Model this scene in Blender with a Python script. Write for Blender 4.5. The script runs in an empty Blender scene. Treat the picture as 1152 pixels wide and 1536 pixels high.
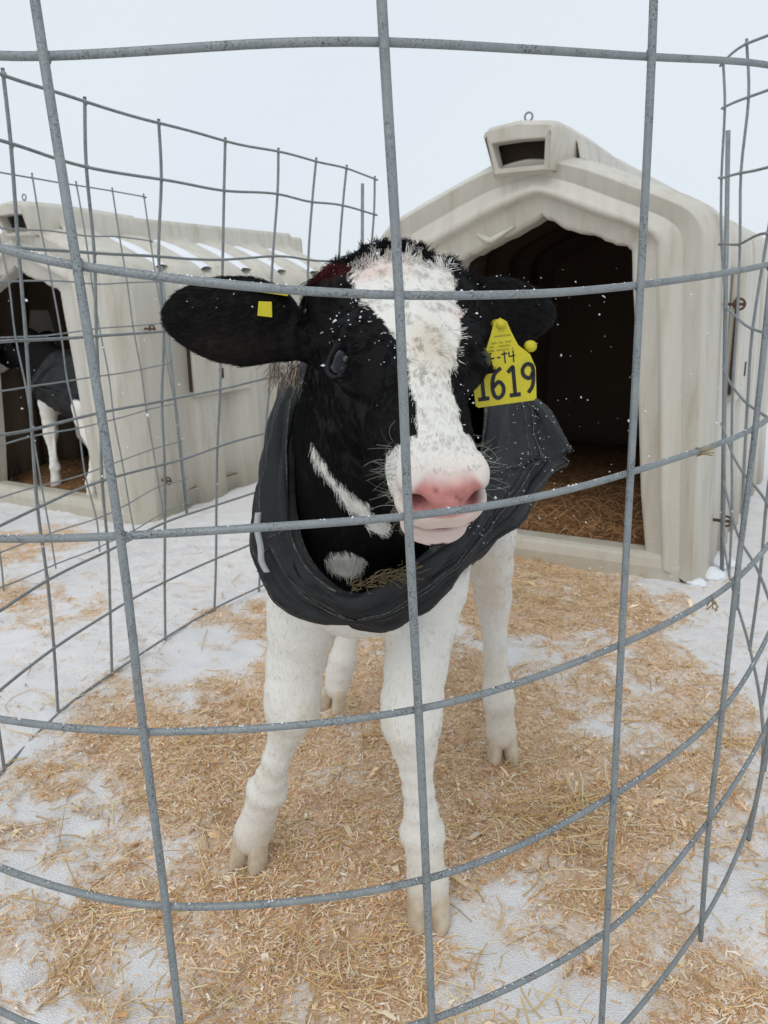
import bpy, bmesh, math, random
import numpy as np
from mathutils import Vector, Matrix
R = math.radians
rng = np.random.default_rng(7)
random.seed(7)
SC = bpy.context.scene
COL = SC.collection

# ------------------------------------------------------------------ camera
cam_d = bpy.data.cameras.new('camera'); cam = bpy.data.objects.new('camera', cam_d); COL.objects.link(cam)
CH = 1.02
p_, r_ = R(14.9), R(1.0)
cF = Vector((0, math.cos(p_), -math.sin(p_))); cu = Vector((0, math.sin(p_), math.cos(p_)))
cX = Vector((1, 0, 0)) * math.cos(r_) - cu * math.sin(r_); cU = cX.cross(cF)
cam.matrix_world = Matrix(((cX.x, cU.x, -cF.x, 0), (cX.y, cU.y, -cF.y, 0), (cX.z, cU.z, -cF.z, CH), (0, 0, 0, 1)))
cam_d.sensor_fit = 'VERTICAL'; cam_d.sensor_height = 24; cam_d.lens = 24 * 1240 / 1536
cam_d.clip_start = 0.02; cam_d.clip_end = 3000
cam_d.dof.use_dof = True; cam_d.dof.focus_distance = 0.80; cam_d.dof.aperture_fstop = 14
SC.camera = cam

# ------------------------------------------------------------------ world, sun, exposure
W = bpy.data.worlds.new('World'); SC.world = W; W.use_nodes = True
nt = W.node_tree; bg = nt.nodes['Background']
sky = nt.nodes.new('ShaderNodeTexSky'); sky.sky_type = 'NISHITA'; sky.sun_disc = False
sky.sun_elevation = R(50); sky.sun_rotation = R(200)
sky.air_density = 1.0; sky.dust_density = 3.0
mx = nt.nodes.new('ShaderNodeMix'); mx.data_type = 'RGBA'; mx.inputs[0].default_value = 0.93
nt.links.new(sky.outputs[0], mx.inputs[6])
tc = nt.nodes.new('ShaderNodeTexCoord'); nz = nt.nodes.new('ShaderNodeTexNoise'); nz.inputs['Scale'].default_value = 1.3
nt.links.new(tc.outputs['Generated'], nz.inputs['Vector'])
cr = nt.nodes.new('ShaderNodeValToRGB')
cr.color_ramp.elements[0].position = .3; cr.color_ramp.elements[0].color = (7.25, 7.95, 8.6, 1)
cr.color_ramp.elements[1].position = .75; cr.color_ramp.elements[1].color = (7.9, 8.45, 8.95, 1)
nt.links.new(nz.outputs['Fac'], cr.inputs[0]); nt.links.new(cr.outputs[0], mx.inputs[7])
nt.links.new(mx.outputs[2], bg.inputs['Color']); bg.inputs['Strength'].default_value = 0.105
sun_d = bpy.data.lights.new('sun', 'SUN'); sun_d.energy = 1.0; sun_d.angle = R(40); sun_d.color = (1, .97, .93)
sun = bpy.data.objects.new('sun', sun_d); COL.objects.link(sun)
sun.rotation_euler = (R(40), 0, R(-20)); sun.location = (0, 0, 10)
SC.view_settings.view_transform = 'Standard'; SC.view_settings.look = 'None'
SC.view_settings.exposure = 0.0; SC.view_settings.gamma = 1.0; SC.view_settings.use_curve_mapping = False
SC.render.engine = 'CYCLES'

# ------------------------------------------------------------------ helpers
def mat(name, col=(.5, .5, .5), rough=.6, spec=.4, metal=0.0):
    m = bpy.data.materials.new(name); m.use_nodes = True
    b = m.node_tree.nodes['Principled BSDF']
    b.inputs['Base Color'].default_value = (*col, 1); b.inputs['Roughness'].default_value = rough
    b.inputs['Specular IOR Level'].default_value = spec; b.inputs['Metallic'].default_value = metal
    return m
class NT:
    def __init__(s, m): s.t = m.node_tree; s.b = s.t.nodes['Principled BSDF']
    def n(s, typ, **k):
        x = s.t.nodes.new(typ)
        for a, v in k.items(): setattr(x, a, v)
        return x
    def l(s, a, b): s.t.links.new(a, b)
    def noise(s, scale, detail=4, rough=.55, vec=None, dist=0):
        x = s.n('ShaderNodeTexNoise'); x.inputs['Scale'].default_value = scale; x.inputs['Detail'].default_value = detail
        x.inputs['Roughness'].default_value = rough; x.inputs['Distortion'].default_value = dist
        if vec is not None: s.l(vec, x.inputs['Vector'])
        return x.outputs['Fac']
    def obj(s): 
        return s.n('ShaderNodeTexCoord').outputs['Object']
    def scaled(s, vec, sc):
        x = s.n('ShaderNodeMapping'); x.inputs['Scale'].default_value = sc; s.l(vec, x.inputs['Vector']); return x.outputs[0]
    def ramp(s, fac, stops):
        x = s.n('ShaderNodeValToRGB'); e = x.color_ramp.elements
        while len(e) < len(stops): e.new(.5)
        for i, (p, c) in enumerate(stops):
            e[i].position = p; e[i].color = (*c, 1) if len(c) == 3 else c
        s.l(fac, x.inputs[0]); return x.outputs[0]
    def mix(s, fac, a, b, mode='MIX'):
        x = s.n('ShaderNodeMix', data_type='RGBA', blend_type=mode)
        for k, v in ((0, fac), (6, a), (7, b)):
            if isinstance(v, (int, float)): x.inputs[k].default_value = v
            elif isinstance(v, tuple): x.inputs[k].default_value = (*v, 1)
            else: s.l(v, x.inputs[k])
        return x.outputs[2]
    def math(s, op, a, b=0.0, c=None, clamp=False):
        x = s.n('ShaderNodeMath', operation=op, use_clamp=clamp)
        for k, v in enumerate((a, b) if c is None else (a, b, c)):
            if isinstance(v, (int, float)): x.inputs[k].default_value = v
            else: s.l(v, x.inputs[k])
        return x.outputs[0]
    def attr(s, name):
        return s.n('ShaderNodeAttribute', attribute_name=name)
    def bump(s, h, strength=.5, dist=.002):
        x = s.n('ShaderNodeBump'); x.inputs['Strength'].default_value = strength; x.inputs['Distance'].default_value = dist
        s.l(h, x.inputs['Height']); s.l(x.outputs[0], s.b.inputs['Normal']); return x
    def col(s, c): s.l(c, s.b.inputs['Base Color'])

def link(name, me, parent=None, loc=None):
    o = bpy.data.objects.new(name, me); COL.objects.link(o)
    if parent is not None: o.parent = parent
    if loc is not None: o.location = loc
    return o
def tag(o, label=None, cat=None, group=None, kind=None):
    if label: o['label'] = label
    if cat: o['category'] = cat
    if group: o['group'] = group
    if kind: o['kind'] = kind
    return o
def empty(name, loc=(0, 0, 0), rz=0):
    o = bpy.data.objects.new(name, None); COL.objects.link(o); o.location = loc; o.rotation_euler = (0, 0, rz)
    o.empty_display_size = .1; return o
def npmesh(name, V, F, m, smooth=True, colors=None, extra=None):
    """V (n,3) F (m,k) fixed k, or list of polygons"""
    me = bpy.data.meshes.new(name); V = np.asarray(V, np.float32)
    if isinstance(F, np.ndarray):
        me.vertices.add(len(V)); me.vertices.foreach_set('co', V.ravel())
        k = F.shape[1]; me.loops.add(F.size); me.loops.foreach_set('vertex_index', F.astype(np.int32).ravel())
        me.polygons.add(len(F)); me.polygons.foreach_set('loop_start', np.arange(0, F.size, k, dtype=np.int32))
        me.polygons.foreach_set('loop_total', np.full(len(F), k, np.int32))
    else: me.from_pydata(V.tolist(), [], F)
    me.update(calc_edges=True)
    if smooth: me.polygons.foreach_set('use_smooth', np.ones(len(me.polygons), bool))
    if colors is not None:
        a = me.color_attributes.new('col', 'FLOAT_COLOR', 'POINT'); a.data.foreach_set('color', np.asarray(colors, np.float32).ravel())
    if extra is not None:
        for nm, arr in extra.items():
            a = me.attributes.new(nm, 'FLOAT', 'POINT'); a.data.foreach_set('value', np.asarray(arr, np.float32))
    if m is not None: me.materials.append(m)
    me.validate(); me.update(); return me
def hsh(ix, iy, iz=0, seed=0):
    h = (ix * 374761393 + iy * 668265263 + iz * 2147483647 + seed * 1274126177) & 0xFFFFFFFF
    h = ((h ^ (h >> 13)) * 1274126177) & 0xFFFFFFFF
    return ((h ^ (h >> 16)) & 0xFFFF) / 65535.0
def vnoise(x, y, seed=0, z=None):
    x = np.asarray(x, float); y = np.asarray(y, float)
    z = np.zeros_like(x) if z is None else np.asarray(z, float)
    ix, iy, iz = np.floor(x).astype(np.int64), np.floor(y).astype(np.int64), np.floor(z).astype(np.int64)
    fx, fy, fz = x - ix, y - iy, z - iz
    fx, fy, fz = (f * f * (3 - 2 * f) for f in (fx, fy, fz)); out = 0
    for a in (0, 1):
        for b in (0, 1):
            for c in (0, 1):
                out = out + hsh(ix + a, iy + b, iz + c, seed) * (fx if a else 1 - fx) * (fy if b else 1 - fy) * (fz if c else 1 - fz)
    return out
def fbm(x, y, seed=0, oct=4, z=None):
    s, a, t = 0, .5, 0
    for i in range(oct):
        s = s + a * vnoise(x * 2 ** i, y * 2 ** i, seed + i, None if z is None else z * 2 ** i); t += a; a *= .5
    return s / t
def sstep(a, b, x):
    t = np.clip((np.asarray(x, float) - a) / (b - a), 0, 1); return t * t * (3 - 2 * t)
def catmull(P, n, closed=False):
    P = np.asarray(P, float); out = []; m = len(P); segs = m if closed else m - 1
    for i in range(segs):
        g = (lambda k: P[k % m]) if closed else (lambda k: P[min(max(k, 0), m - 1)])
        a, b, c, d = g(i - 1), g(i), g(i + 1), g(i + 2)
        for t in np.arange(n) / n:
            out.append(.5 * ((2 * b) + (c - a) * t + (2 * a - 5 * b + 4 * c - d) * t * t + (3 * b - a - 3 * c + d) * t ** 3))
    if not closed: out.append(P[-1])
    return np.array(out)
def tube(P, r, sides=8, caps=True, closed=False):
    P = np.asarray(P, float); n = len(P); r = np.full(n, r, float) if np.isscalar(r) else np.asarray(r, float)
    if closed: T = np.roll(P, -1, 0) - np.roll(P, 1, 0)
    else: T = np.gradient(P, axis=0)
    T /= np.linalg.norm(T, axis=1)[:, None] + 1e-12
    ref = np.array([0, 0, 1.]) if abs(T[0][2]) < .9 else np.array([1., 0, 0])
    nrm = np.cross(T[0], ref); nrm /= np.linalg.norm(nrm); V = []
    for i in range(n):
        nrm = nrm - T[i] * (nrm @ T[i]); nrm /= np.linalg.norm(nrm) + 1e-12; b = np.cross(T[i], nrm)
        for k in range(sides):
            a = 2 * math.pi * k / sides; V.append(P[i] + r[i] * (math.cos(a) * nrm + math.sin(a) * b))
    F = []
    for i in range(n if closed else n - 1):
        for k in range(sides):
            j = (i + 1) % n; F.append((i * sides + k, i * sides + (k + 1) % sides, j * sides + (k + 1) % sides, j * sides + k))
    if caps and not closed:
        F.append(tuple(range(sides - 1, -1, -1))); F.append(tuple((n - 1) * sides + k for k in range(sides)))
    return V, F
class MB:
    def __init__(s): s.V = []; s.F = []
    def add(s, V, F):
        o = len(s.V); s.V += [tuple(v) for v in V]; s.F += [tuple(i + o for i in f) for f in F]; return s
    def tube(s, *a, **k): return s.add(*tube(*a, **k))
    def box(s, c, d, rot=None):
        V = [np.array(((i & 1) - .5, ((i >> 1) & 1) - .5, ((i >> 2) & 1) - .5)) * np.array(d) for i in range(8)]
        if rot is not None: V = [np.array(rot @ Vector(v)) for v in V]
        return s.add([v + np.array(c) for v in V], [(0, 2, 3, 1), (4, 5, 7, 6), (0, 1, 5, 4), (2, 6, 7, 3), (0, 4, 6, 2), (1, 3, 7, 5)])
    def build(s, name, m, parent=None, smooth=True, loc=None):
        me = npmesh(name, np.array(s.V), s.F, m, smooth); 
        return link(name, me, parent, loc)
def bevel(o, w=.004, seg=2):
    b = o.modifiers.new('bevel', 'BEVEL'); b.width = w; b.segments = seg; b.limit_method = 'ANGLE'; b.angle_limit = R(40); return o

# ------------------------------------------------------------------ materials
def m_snow():
    m = mat('snow', (.80, .82, .86), .7, .3); t = NT(m); v = t.obj()
    t.bump(t.noise(90, 6, .7, v), .5, .004); return m
SNOW = m_snow()
def m_ground():
    m = mat('snow_and_bedding', rough=.85, spec=.2); t = NT(m); v = t.obj()
    bed = t.attr('bed').outputs['Fac']
    fine = t.noise(70, 6, .75, v); mid = t.noise(16, 5, .65, v)
    k = t.math('ADD', bed, t.math('MULTIPLY', t.math('SUBTRACT', fine, .5), 2.0))
    k = t.math('ADD', k, t.math('MULTIPLY', t.math('SUBTRACT', mid, .5), 1.1))
    msk = t.ramp(k, [(.30, (0, 0, 0)), (.72, (1, 1, 1))])
    chip = t.n('ShaderNodeTexVoronoi'); chip.inputs['Scale'].default_value = 260; t.l(t.scaled(v, (1, 1.8, 1)), chip.inputs['Vector'])
    tan = t.ramp(t.mix(.55, t.noise(190, 6, .8, t.scaled(v, (1, 2.2, 1)), 1.5), chip.outputs['Color']), [(.28, (.55, .31, .16)), (.42, (.76, .51, .30)), (.58, (.84, .64, .43)), (.75, (.88, .77, .62))])
    tan = t.mix(t.ramp(mid, [(.42, (0, 0, 0)), (.72, (.55, .55, .55))]), tan, (.87, .76, .66)); tan = t.mix(t.ramp(t.noise(9, 4, .7, v), [(.50, (0, 0, 0)), (.70, (.6, .6, .6))]), tan, (.56, .31, .13))
    snow = t.mix(t.noise(4, 4, .6, v), (.90, .885, .88), (.82, .81, .815))
    dirt = t.ramp(t.noise(140, 4, .7, v), [(.64, (0, 0, 0)), (.74, (.7, .7, .7))])
    dm = t.math('MULTIPLY', dirt, t.math('ADD', .12, bed))
    snow = t.mix(t.math('MULTIPLY', bed, .5, clamp=True), snow, (.86, .76, .66)); snow = t.mix(dm, snow, (.42, .31, .21)); snow = t.mix(t.ramp(t.noise(3.3, 5, .7, v), [(.60, (0, 0, 0)), (.72, (.6, .6, .6))]), snow, (.55, .56, .60))
    t.col(t.mix(msk, snow, tan))
    t.bump(t.math('ADD', fine, t.math('MULTIPLY', chip.outputs['Distance'], 2.0)), 0.55, .004); return m
def m_wire():
    m = mat('galvanised_wire', rough=.55, spec=.5, metal=.25); t = NT(m); v = t.obj()
    sp = t.ramp(t.noise(520, 2, .6, v), [(.50, (0, 0, 0)), (.62, (1, 1, 1))])
    pt = t.ramp(t.noise(28, 4, .6, v), [(.40, (.12, .12, .12)), (.66, (.95, .95, .95))])
    base = t.mix(t.noise(60, 3, .6, v), (.18, .205, .215), (.31, .335, .34))
    t.col(t.mix(t.math('MULTIPLY', sp, pt), base, (.06, .064, .064)))
    t.bump(t.noise(500, 3, .7, v), .4, .0006); return m
def m_plastic():
    m = mat('weathered_white_polyethylene', rough=.42, spec=.35); t = NT(m); v = t.obj()
    st = t.noise(7, 5, .65, t.scaled(v, (2.2, 2.2, .3)))
    c = t.ramp(st, [(.28, (.44, .40, .32)), (.46, (.545, .515, .445)), (.75, (.61, .59, .525))])
    gr = t.n('ShaderNodeSeparateXYZ'); t.l(v, gr.inputs[0])
    low = t.ramp(t.math('ADD', gr.outputs[2], t.math('MULTIPLY', t.noise(9, 4, .6, v), .25)), [(.05, (.8, .8, .8)), (.45, (0, 0, 0))])
    c = t.mix(t.math('MULTIPLY', low, .55), c, (.46, .41, .31))
    sp = t.ramp(t.noise(60, 5, .75, v), [(.62, (0, 0, 0)), (.75, (.5, .5, .5))])
    t.col(t.mix(sp, c, (.36, .33, .26)))
    t.bump(t.noise(30, 3, .5, v), .15, .004); return m
INNER_SHADE = mat('shade_darkened_inside', (.14, .105, .075), .8, .2); GROUND = m_ground(); WIRE = m_wire(); PLASTIC = m_plastic()  # inner wall colour darkened to carry the shade inside the hutches
RUST = mat('rusty_iron', (.10, .055, .035), .8); NT(RUST).bump(NT(RUST).noise(200), .5, .001)
STEEL = mat('dull_steel', (.22, .25, .26), .5, .5, .4)
def m_colattr(name, rough, bump=None, spec=.3):
    m = mat(name, rough=rough, spec=spec); t = NT(m); t.col(t.attr('col').outputs['Color'])
    if bump: t.bump(t.noise(bump[0], 5, .7, t.obj()), bump[1], bump[2])
    return m
SHAV = m_colattr('pine_shavings_and_straw', .8)

# ------------------------------------------------------------------ ground
DENTS = [(random.uniform(-.8, .9), random.uniform(.75, 2.6), random.uniform(.022, .04)) for _ in range(46)]
def gz(x, y):
    x = np.asarray(x, float); y = np.asarray(y, float)
    z = -.10 * sstep(.1, -1.5, x) * sstep(2.2, 4.2, y)
    near = 1 - sstep(5, 9, np.hypot(x, y))
    z = z + (fbm(x * 3.1, y * 3.1, 3, 4) - .5) * .036 * near - .008 * near + (fbm(x * 22, y * 22, 5, 3) - .5) * .016 * near
    z = z + (fbm(x * .12, y * .12, 9, 4) - .5) * 1.6 * sstep(9, 60, np.hypot(x, y)) * (1 - sstep(60, 250, np.hypot(x, y)) * .6)
    for hx_, hy_, hr_ in DENTS: z = z - .022 * np.exp(-(((x - hx_) ** 2 + (y - hy_) ** 2) / hr_ ** 2) ** 1.5) * near
    for cx, cy in ((-.26, 1.31), (.06, 1.14), (.26, 1.68)):       # trodden flat under the hooves
        z = z * (1 - np.exp(-((x - cx) ** 2 + (y - cy) ** 2) / .006))
    return z
BL = [(0.0, 1.75, .62, .62, 1.0), (.5, 2.62, .42, .28, 1.05), (-.2, 2.5, .35, .3, .75), (-.33, 1.15, .42, .3, .60), (.3, 1.25, .25, .22, .55), (.2, .95, .45, .25, .28),
      (-.45, .85, .35, .3, .38), (-.95, 1.45, .3, .3, .4), (-1.95, 3.7, .55, .35, .9), (.62, 1.9, .25, .5, .5), (.36, 1.42, .14, .1, .5),
      (-.6, 1.9, .25, .25, .5), (.42, 3.4, .6, .9, 1.3), (-1.55, 2.6, .5, .4, .25), (.75, 1.2, .2, .12, .30)]
def bedf(x, y):
    b = 0
    for cx, cy, rx, ry, s in BL: b = np.maximum(b, s * (1 - sstep(.45, 1.35, np.hypot((x - cx) / rx, (y - cy) / ry))))
    n = fbm(x * 5, y * 5, 21, 4); n2 = fbm(x * 14, y * 14, 41, 3)
    b = b * .85 + (n - .5) * 1.3 * (b > .02) + (n2 - .5) * 1.1 * (b > .02) + .16 * (np.hypot(x, y - 2) < 2.6)
    return np.clip(b, 0, 1.2)
xs = np.unique(np.concatenate([np.arange(-2.3, 1.9, .0125), np.geomspace(1.9, 900, 70), -np.geomspace(2.3, 900, 70)]))
ys = np.unique(np.concatenate([np.arange(.35, 4.6, .0135), np.geomspace(4.6, 1500, 90), .35 - np.geomspace(.02, 200, 30)]))
GX, GY = np.meshgrid(xs, ys); nx, ny = len(xs), len(ys)
V = np.stack([GX.ravel(), GY.ravel(), gz(GX, GY).ravel()], 1)
i = np.arange(nx * ny).reshape(ny, nx)
F = np.stack([i[:-1, :-1].ravel(), i[:-1, 1:].ravel(), i[1:, 1:].ravel(), i[1:, :-1].ravel()], 1)
g = link('snowy_ground', npmesh('snowy_ground', V, F, GROUND, True, None, {'bed': bedf(GX, GY).ravel()})); tag(g, kind='structure')

# far low hills with woods, distance haze painted into their blue-grey colour
def hills():
    m = mat('far_wooded_hill', (.30, .35, .42), 1, 0); t = NT(m); v = t.obj()
    t.col(t.ramp(t.noise(.05, 6, .7, v), [(.4, (.20, .25, .32)), (.62, (.52, .57, .63))]))
    a = np.linspace(R(-75), R(75), 400); rows = []
    for k, f in enumerate((0, .5, 1, 1.0)):
        rr = 420 + 60 * k; h = f * (9 + 7 * fbm(a * 9, a * 0 + 3, 77, 5) + 1.3 * fbm(a * 160, a * 0, 79, 3))
        rows.append(np.stack([rr * np.sin(a), rr * np.cos(a), h - 2 - (30 if k == 3 else 0)], 1))
    V = np.concatenate(rows); n = len(a); i = np.arange(4 * n).reshape(4, n)
    F = np.stack([i[:-1, :-1].ravel(), i[:-1, 1:].ravel(), i[1:, 1:].ravel(), i[1:, :-1].ravel()], 1)
    tag(link('hills', npmesh('hills', V, F, m)), kind='structure')
hills()
PAL = np.array([(.82, .56, .34), (.85, .63, .41), (.88, .73, .54), (.70, .40, .20), (.83, .58, .36), (.90, .80, .67), (.58, .34, .18), (.86, .68, .46)])
def scatter(N, region, thr):
    out = np.zeros((0, 2))
    while len(out) < N:
        x = rng.uniform(region[0], region[1], N); y = rng.uniform(region[2], region[3], N)
        b = bedf(x, y); near = 1 / (1 + (y / 2.0) ** 2)
        k = rng.random(N) < np.clip((b - thr) * 1.3, .004, 1) * near
        out = np.concatenate([out, np.stack([x[k], y[k]], 1)])
    return out[:N]
def in_hutch(x, y): return np.zeros_like(x)
def shavings(N):
    P = scatter(N, (-2.2, 1.35, .45, 3.9), .12); x, y = P.T
    L = rng.gamma(2.2, .0016, N) + .0013; Wd = np.minimum(L * rng.uniform(.12, .5, N), rng.uniform(.0005, .0019, N)); th = rng.uniform(0, 2 * np.pi, N)
    q_ = rng.random(N) < .006; L *= np.where(q_, 2.2, 1); Wd *= np.where(q_, 4, 1)
    tilt = rng.normal(0, .22, N); roll = rng.normal(0, .25, N); z0 = gz(x, y) + rng.uniform(.0, .006, N) + .001
    d = np.stack([np.cos(th) * np.cos(tilt), np.sin(th) * np.cos(tilt), np.sin(tilt)], 1)
    s = np.stack([-np.sin(th) * np.cos(roll), np.cos(th) * np.cos(roll), np.sin(roll)], 1)
    up = np.cross(d, s); cv = rng.uniform(-.1, .6, N) * L
    c = np.stack([x, y, z0], 1); V = np.zeros((N, 6, 3))
    for j, (a, h) in enumerate(((-1, 0), (0, 1), (1, 0))):
        b = c + d * (a * L)[:, None] + up * (h * cv)[:, None]; w = Wd * (1 if a == 0 else rng.uniform(.3, 1, N))
        V[:, 2 * j] = b - s * w[:, None]; V[:, 2 * j + 1] = b + s * w[:, None]
    b0 = np.arange(N) * 6; F = np.concatenate([np.stack([b0, b0 + 1, b0 + 3, b0 + 2], 1), np.stack([b0 + 2, b0 + 3, b0 + 5, b0 + 4], 1)])
    C = PAL[rng.integers(0, len(PAL), N)] * rng.uniform(.8, 1.1, N)[:, None]
    C = np.concatenate([C, np.ones((N, 1))], 1).repeat(6, 0)
    o = link('wood_shavings', npmesh('wood_shavings', V.reshape(-1, 3), F, SHAV, False, C))
    tag(o, 'tan pine shavings strewn thickly over the trampled snow inside the pen', 'bedding', kind='stuff')
shavings(120000)
def straw(N, clumps):
    P = scatter(N, (-2.0, 1.3, .5, 3.6), .05); extra = []
    for cx, cy, rr, n, z in clumps: extra.append(np.stack([rng.normal(cx, rr, n), rng.normal(cy, rr * .8, n)], 1))
    E = np.concatenate(extra); P = np.concatenate([P, E]); M = len(P); x, y = P.T
    L = rng.gamma(2.2, .017, M) + .008; th = rng.uniform(0, 2 * np.pi, M); w = rng.uniform(.0006, .0016, M)
    z0 = gz(x, y) + rng.uniform(.002, .012, M); z0[N:] += rng.uniform(0, .02, M - N); tl = rng.normal(0, .10, M); tl[N:] = rng.normal(0, .25, M - N)
    K = 4; V = np.zeros((M, K, 3, 3)); bend = rng.normal(0, .35, M); bz = rng.uniform(-.2, .5, M)
    for j in range(K):
        u = j / (K - 1) - .5
        ang = th + bend * u; c = np.stack([x + np.cos(ang) * L * u, y + np.sin(ang) * L * u, z0 + np.sin(tl) * L * u + bz * L * .15 * (.25 - u * u) * 2], 1)
        s = np.stack([-np.sin(ang), np.cos(ang), 0 * ang], 1)
        V[:, j, 0] = c - s * w[:, None]; V[:, j, 1] = c + s * w[:, None]; V[:, j, 2] = c + np.array([0, 0, 1]) * w[:, None] * .9
    V[:, :, :, 2] = np.maximum(V[:, :, :, 2], gz(V[:, :, 0, 0], V[:, :, 0, 1])[:, :, None] + .0005)
    b0 = np.arange(M) * K * 3; F = []
    for j in range(K - 1):
        for k in range(3):
            a = b0 + j * 3 + k; b = b0 + j * 3 + (k + 1) % 3; F.append(np.stack([a, b, b + 3, a + 3], 1))
    pal = np.array([(.80, .57, .27), (.86, .69, .40), (.66, .43, .19), (.76, .54, .25), (.54, .35, .16), (.84, .72, .48)])
    C = pal[rng.integers(0, 6, M)] * rng.uniform(.8, 1.05, M)[:, None]; C = np.concatenate([C, np.ones((M, 1))], 1).repeat(K * 3, 0)
    o = link('loose_straw', npmesh('loose_straw', V.reshape(-1, 3), np.concatenate(F), SHAV, False, C))
    tag(o, 'loose straw stalks scattered over the shavings and snow of the pen', 'straw', kind='stuff')
straw(6500, [(.35, 1.42, .07, 160, 0), (.30, 1.33, .1, 60, 0), (-.33, .98, .07, 80, 0), (.5, 2.65, .14, 220, 0), (.62, 2.55, .1, 100, 0), (-.05, 1.05, .1, 60, 0),
             (-.55, 1.5, .1, 60, 0), (.45, 3.2, .25, 500, 0), (.2, .98, .08, 50, 0), (.72, 1.25, .06, 40, 0), (-.45, 1.75, .1, 60, 0)])

# ------------------------------------------------------------------ wire pens
ZR = [0, .187, .374, .561, .748, .935, 1.122, 1.309, 1.434]
ZN = [0, .125, .312, .499, .686, .873, 1.060, 1.247, 1.434]     # a panel standing the other way up
def wire_pen(verts, ZZ, label, rw=.0039, seed=1, name='wire_pen'):
    """verts: list of either (bottom xyz, top xyz) or {'p':[(x,y,z) crossings from row 0..]}"""
    rs = np.random.default_rng(seed); cross = []
    for vi, v in enumerate(verts):
        if isinstance(v, dict): c = np.array([v['p'][k] for k in range(len(ZZ))], float)
        else:
            b, t = np.array(v[0], float), np.array(v[1], float)
            c = np.array([b + (t - b) * (z / ZZ[-1]) for z in ZZ])
            if len(v) > 2 and v[2]: c[:, 0] += np.array(v[2])
            c[1:-1] += rs.normal(0, .004, c[1:-1].shape) * np.array([1, 1, .8])
        cross.append(c)
    root = empty(name, (float(np.mean([c[0, 0] for c in cross])), float(np.mean([c[0, 1] for c in cross])), 0)); tag(root, label, 'wire pen')
    o = np.array(root.location)
    for c in cross:
        up = (c[-1] - c[-2]) / np.linalg.norm(c[-1] - c[-2]); dn = (c[0] - c[1]) / np.linalg.norm(c[0] - c[1])
        P = catmull(np.concatenate([[c[0] + dn * .016], c, [c[-1] + up * .008]]), 4)
        off = np.zeros(3)
        wm = MB(); wm.tube(P - o, rw * 1.03, 8); cc_ = np.mean([q[:, :2].mean(0) for q in cross], 0)
        for q in c:
            dd = np.append(cc_ - q[:2], 0); dd /= np.linalg.norm(dd); up_ = np.array((0, 0, 1.)); ts = np.linspace(-1, 1, 5)
            wm.tube([q - o + dd * rw * .7 + up_ * t_ * rw * 1.7 for t_ in ts], [rw * .25, rw * .95, rw * 1.22, rw * .95, rw * .25], 8)
        wm.build('upright_wire', WIRE, root)
    C = np.array(cross); RQ = []                               # (nv, rows, 3)
    for k in range(len(ZZ)):
        P = C[:, k]
        d0 = P[0] - P[1]; d1 = P[-1] - P[-2]
        P = np.concatenate([[P[0] + d0 / np.linalg.norm(d0) * .018], P, [P[-1] + d1 / np.linalg.norm(d1) * .018]])
        Q = catmull(P, 10); n = np.arange(len(Q))
        Q[:, 2] += (vnoise(n * .11, n * 0, seed + k) - .5) * .007; 
        # pass on the far side of the uprights
        cen = Q[:, :2].mean(0) if k else Q[:, :2].mean(0)
        dirc = cen - Q[:, :2]; dirc /= np.linalg.norm(dirc, axis=1)[:, None]; Q[:, :2] += dirc * rw * 1.3
        V, F = tube(Q - o, rw * .93, 8); link('row_wire', npmesh('row_wire', V, F, WIRE), root); RQ.append(Q)
    return root, RQ
def ex(P, n): return P
V0 = [(-.207, .672, .085), (-.212, .668, .270), (-.214, .665, .454), (-.217, .66, .642), (-.218, .655, .828), (-.235, .67, 1.045), (-.25, .69, 1.195), (-.262, .70, 1.385), (-.268, .71, 1.51)]
V1 = [(.047, .70, .09), (.041, .70, .277), (.036, .70, .449), (.029, .695, .641), (.021, .69, .831), (.015, .685, 1.019), (.006, .685, 1.201), (-.002, .685, 1.392), (-.007, .685, 1.517)]
V2 = [(.260, .83, .085), (.259, .83, .265), (.259, .835, .449), (.257, .835, .641), (.254, .83, .834), (.251, .825, 1.021), (.247, .82, 1.222), (.241, .82, 1.41), (.237, .82, 1.53)]
V3 = [(.467, 1.04, .083), (.459, 1.03, .27), (.462, 1.03, .448), (.464, 1.03, .643), (.469, 1.03, .844), (.474, 1.04, 1.042), (.478, 1.05, 1.262), (.482, 1.06, 1.44), (.485, 1.06, 1.56)]
S21 = [(.982, 2.157, .165), (.974, 2.157, .35), (.963, 2.157, .54), (.955, 2.157, .727), (.950, 2.157, .914), (.965, 2.157, 1.146), (.975, 2.157, 1.30), (.98, 2.157, 1.485), (.985, 2.157, 1.61)]
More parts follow.
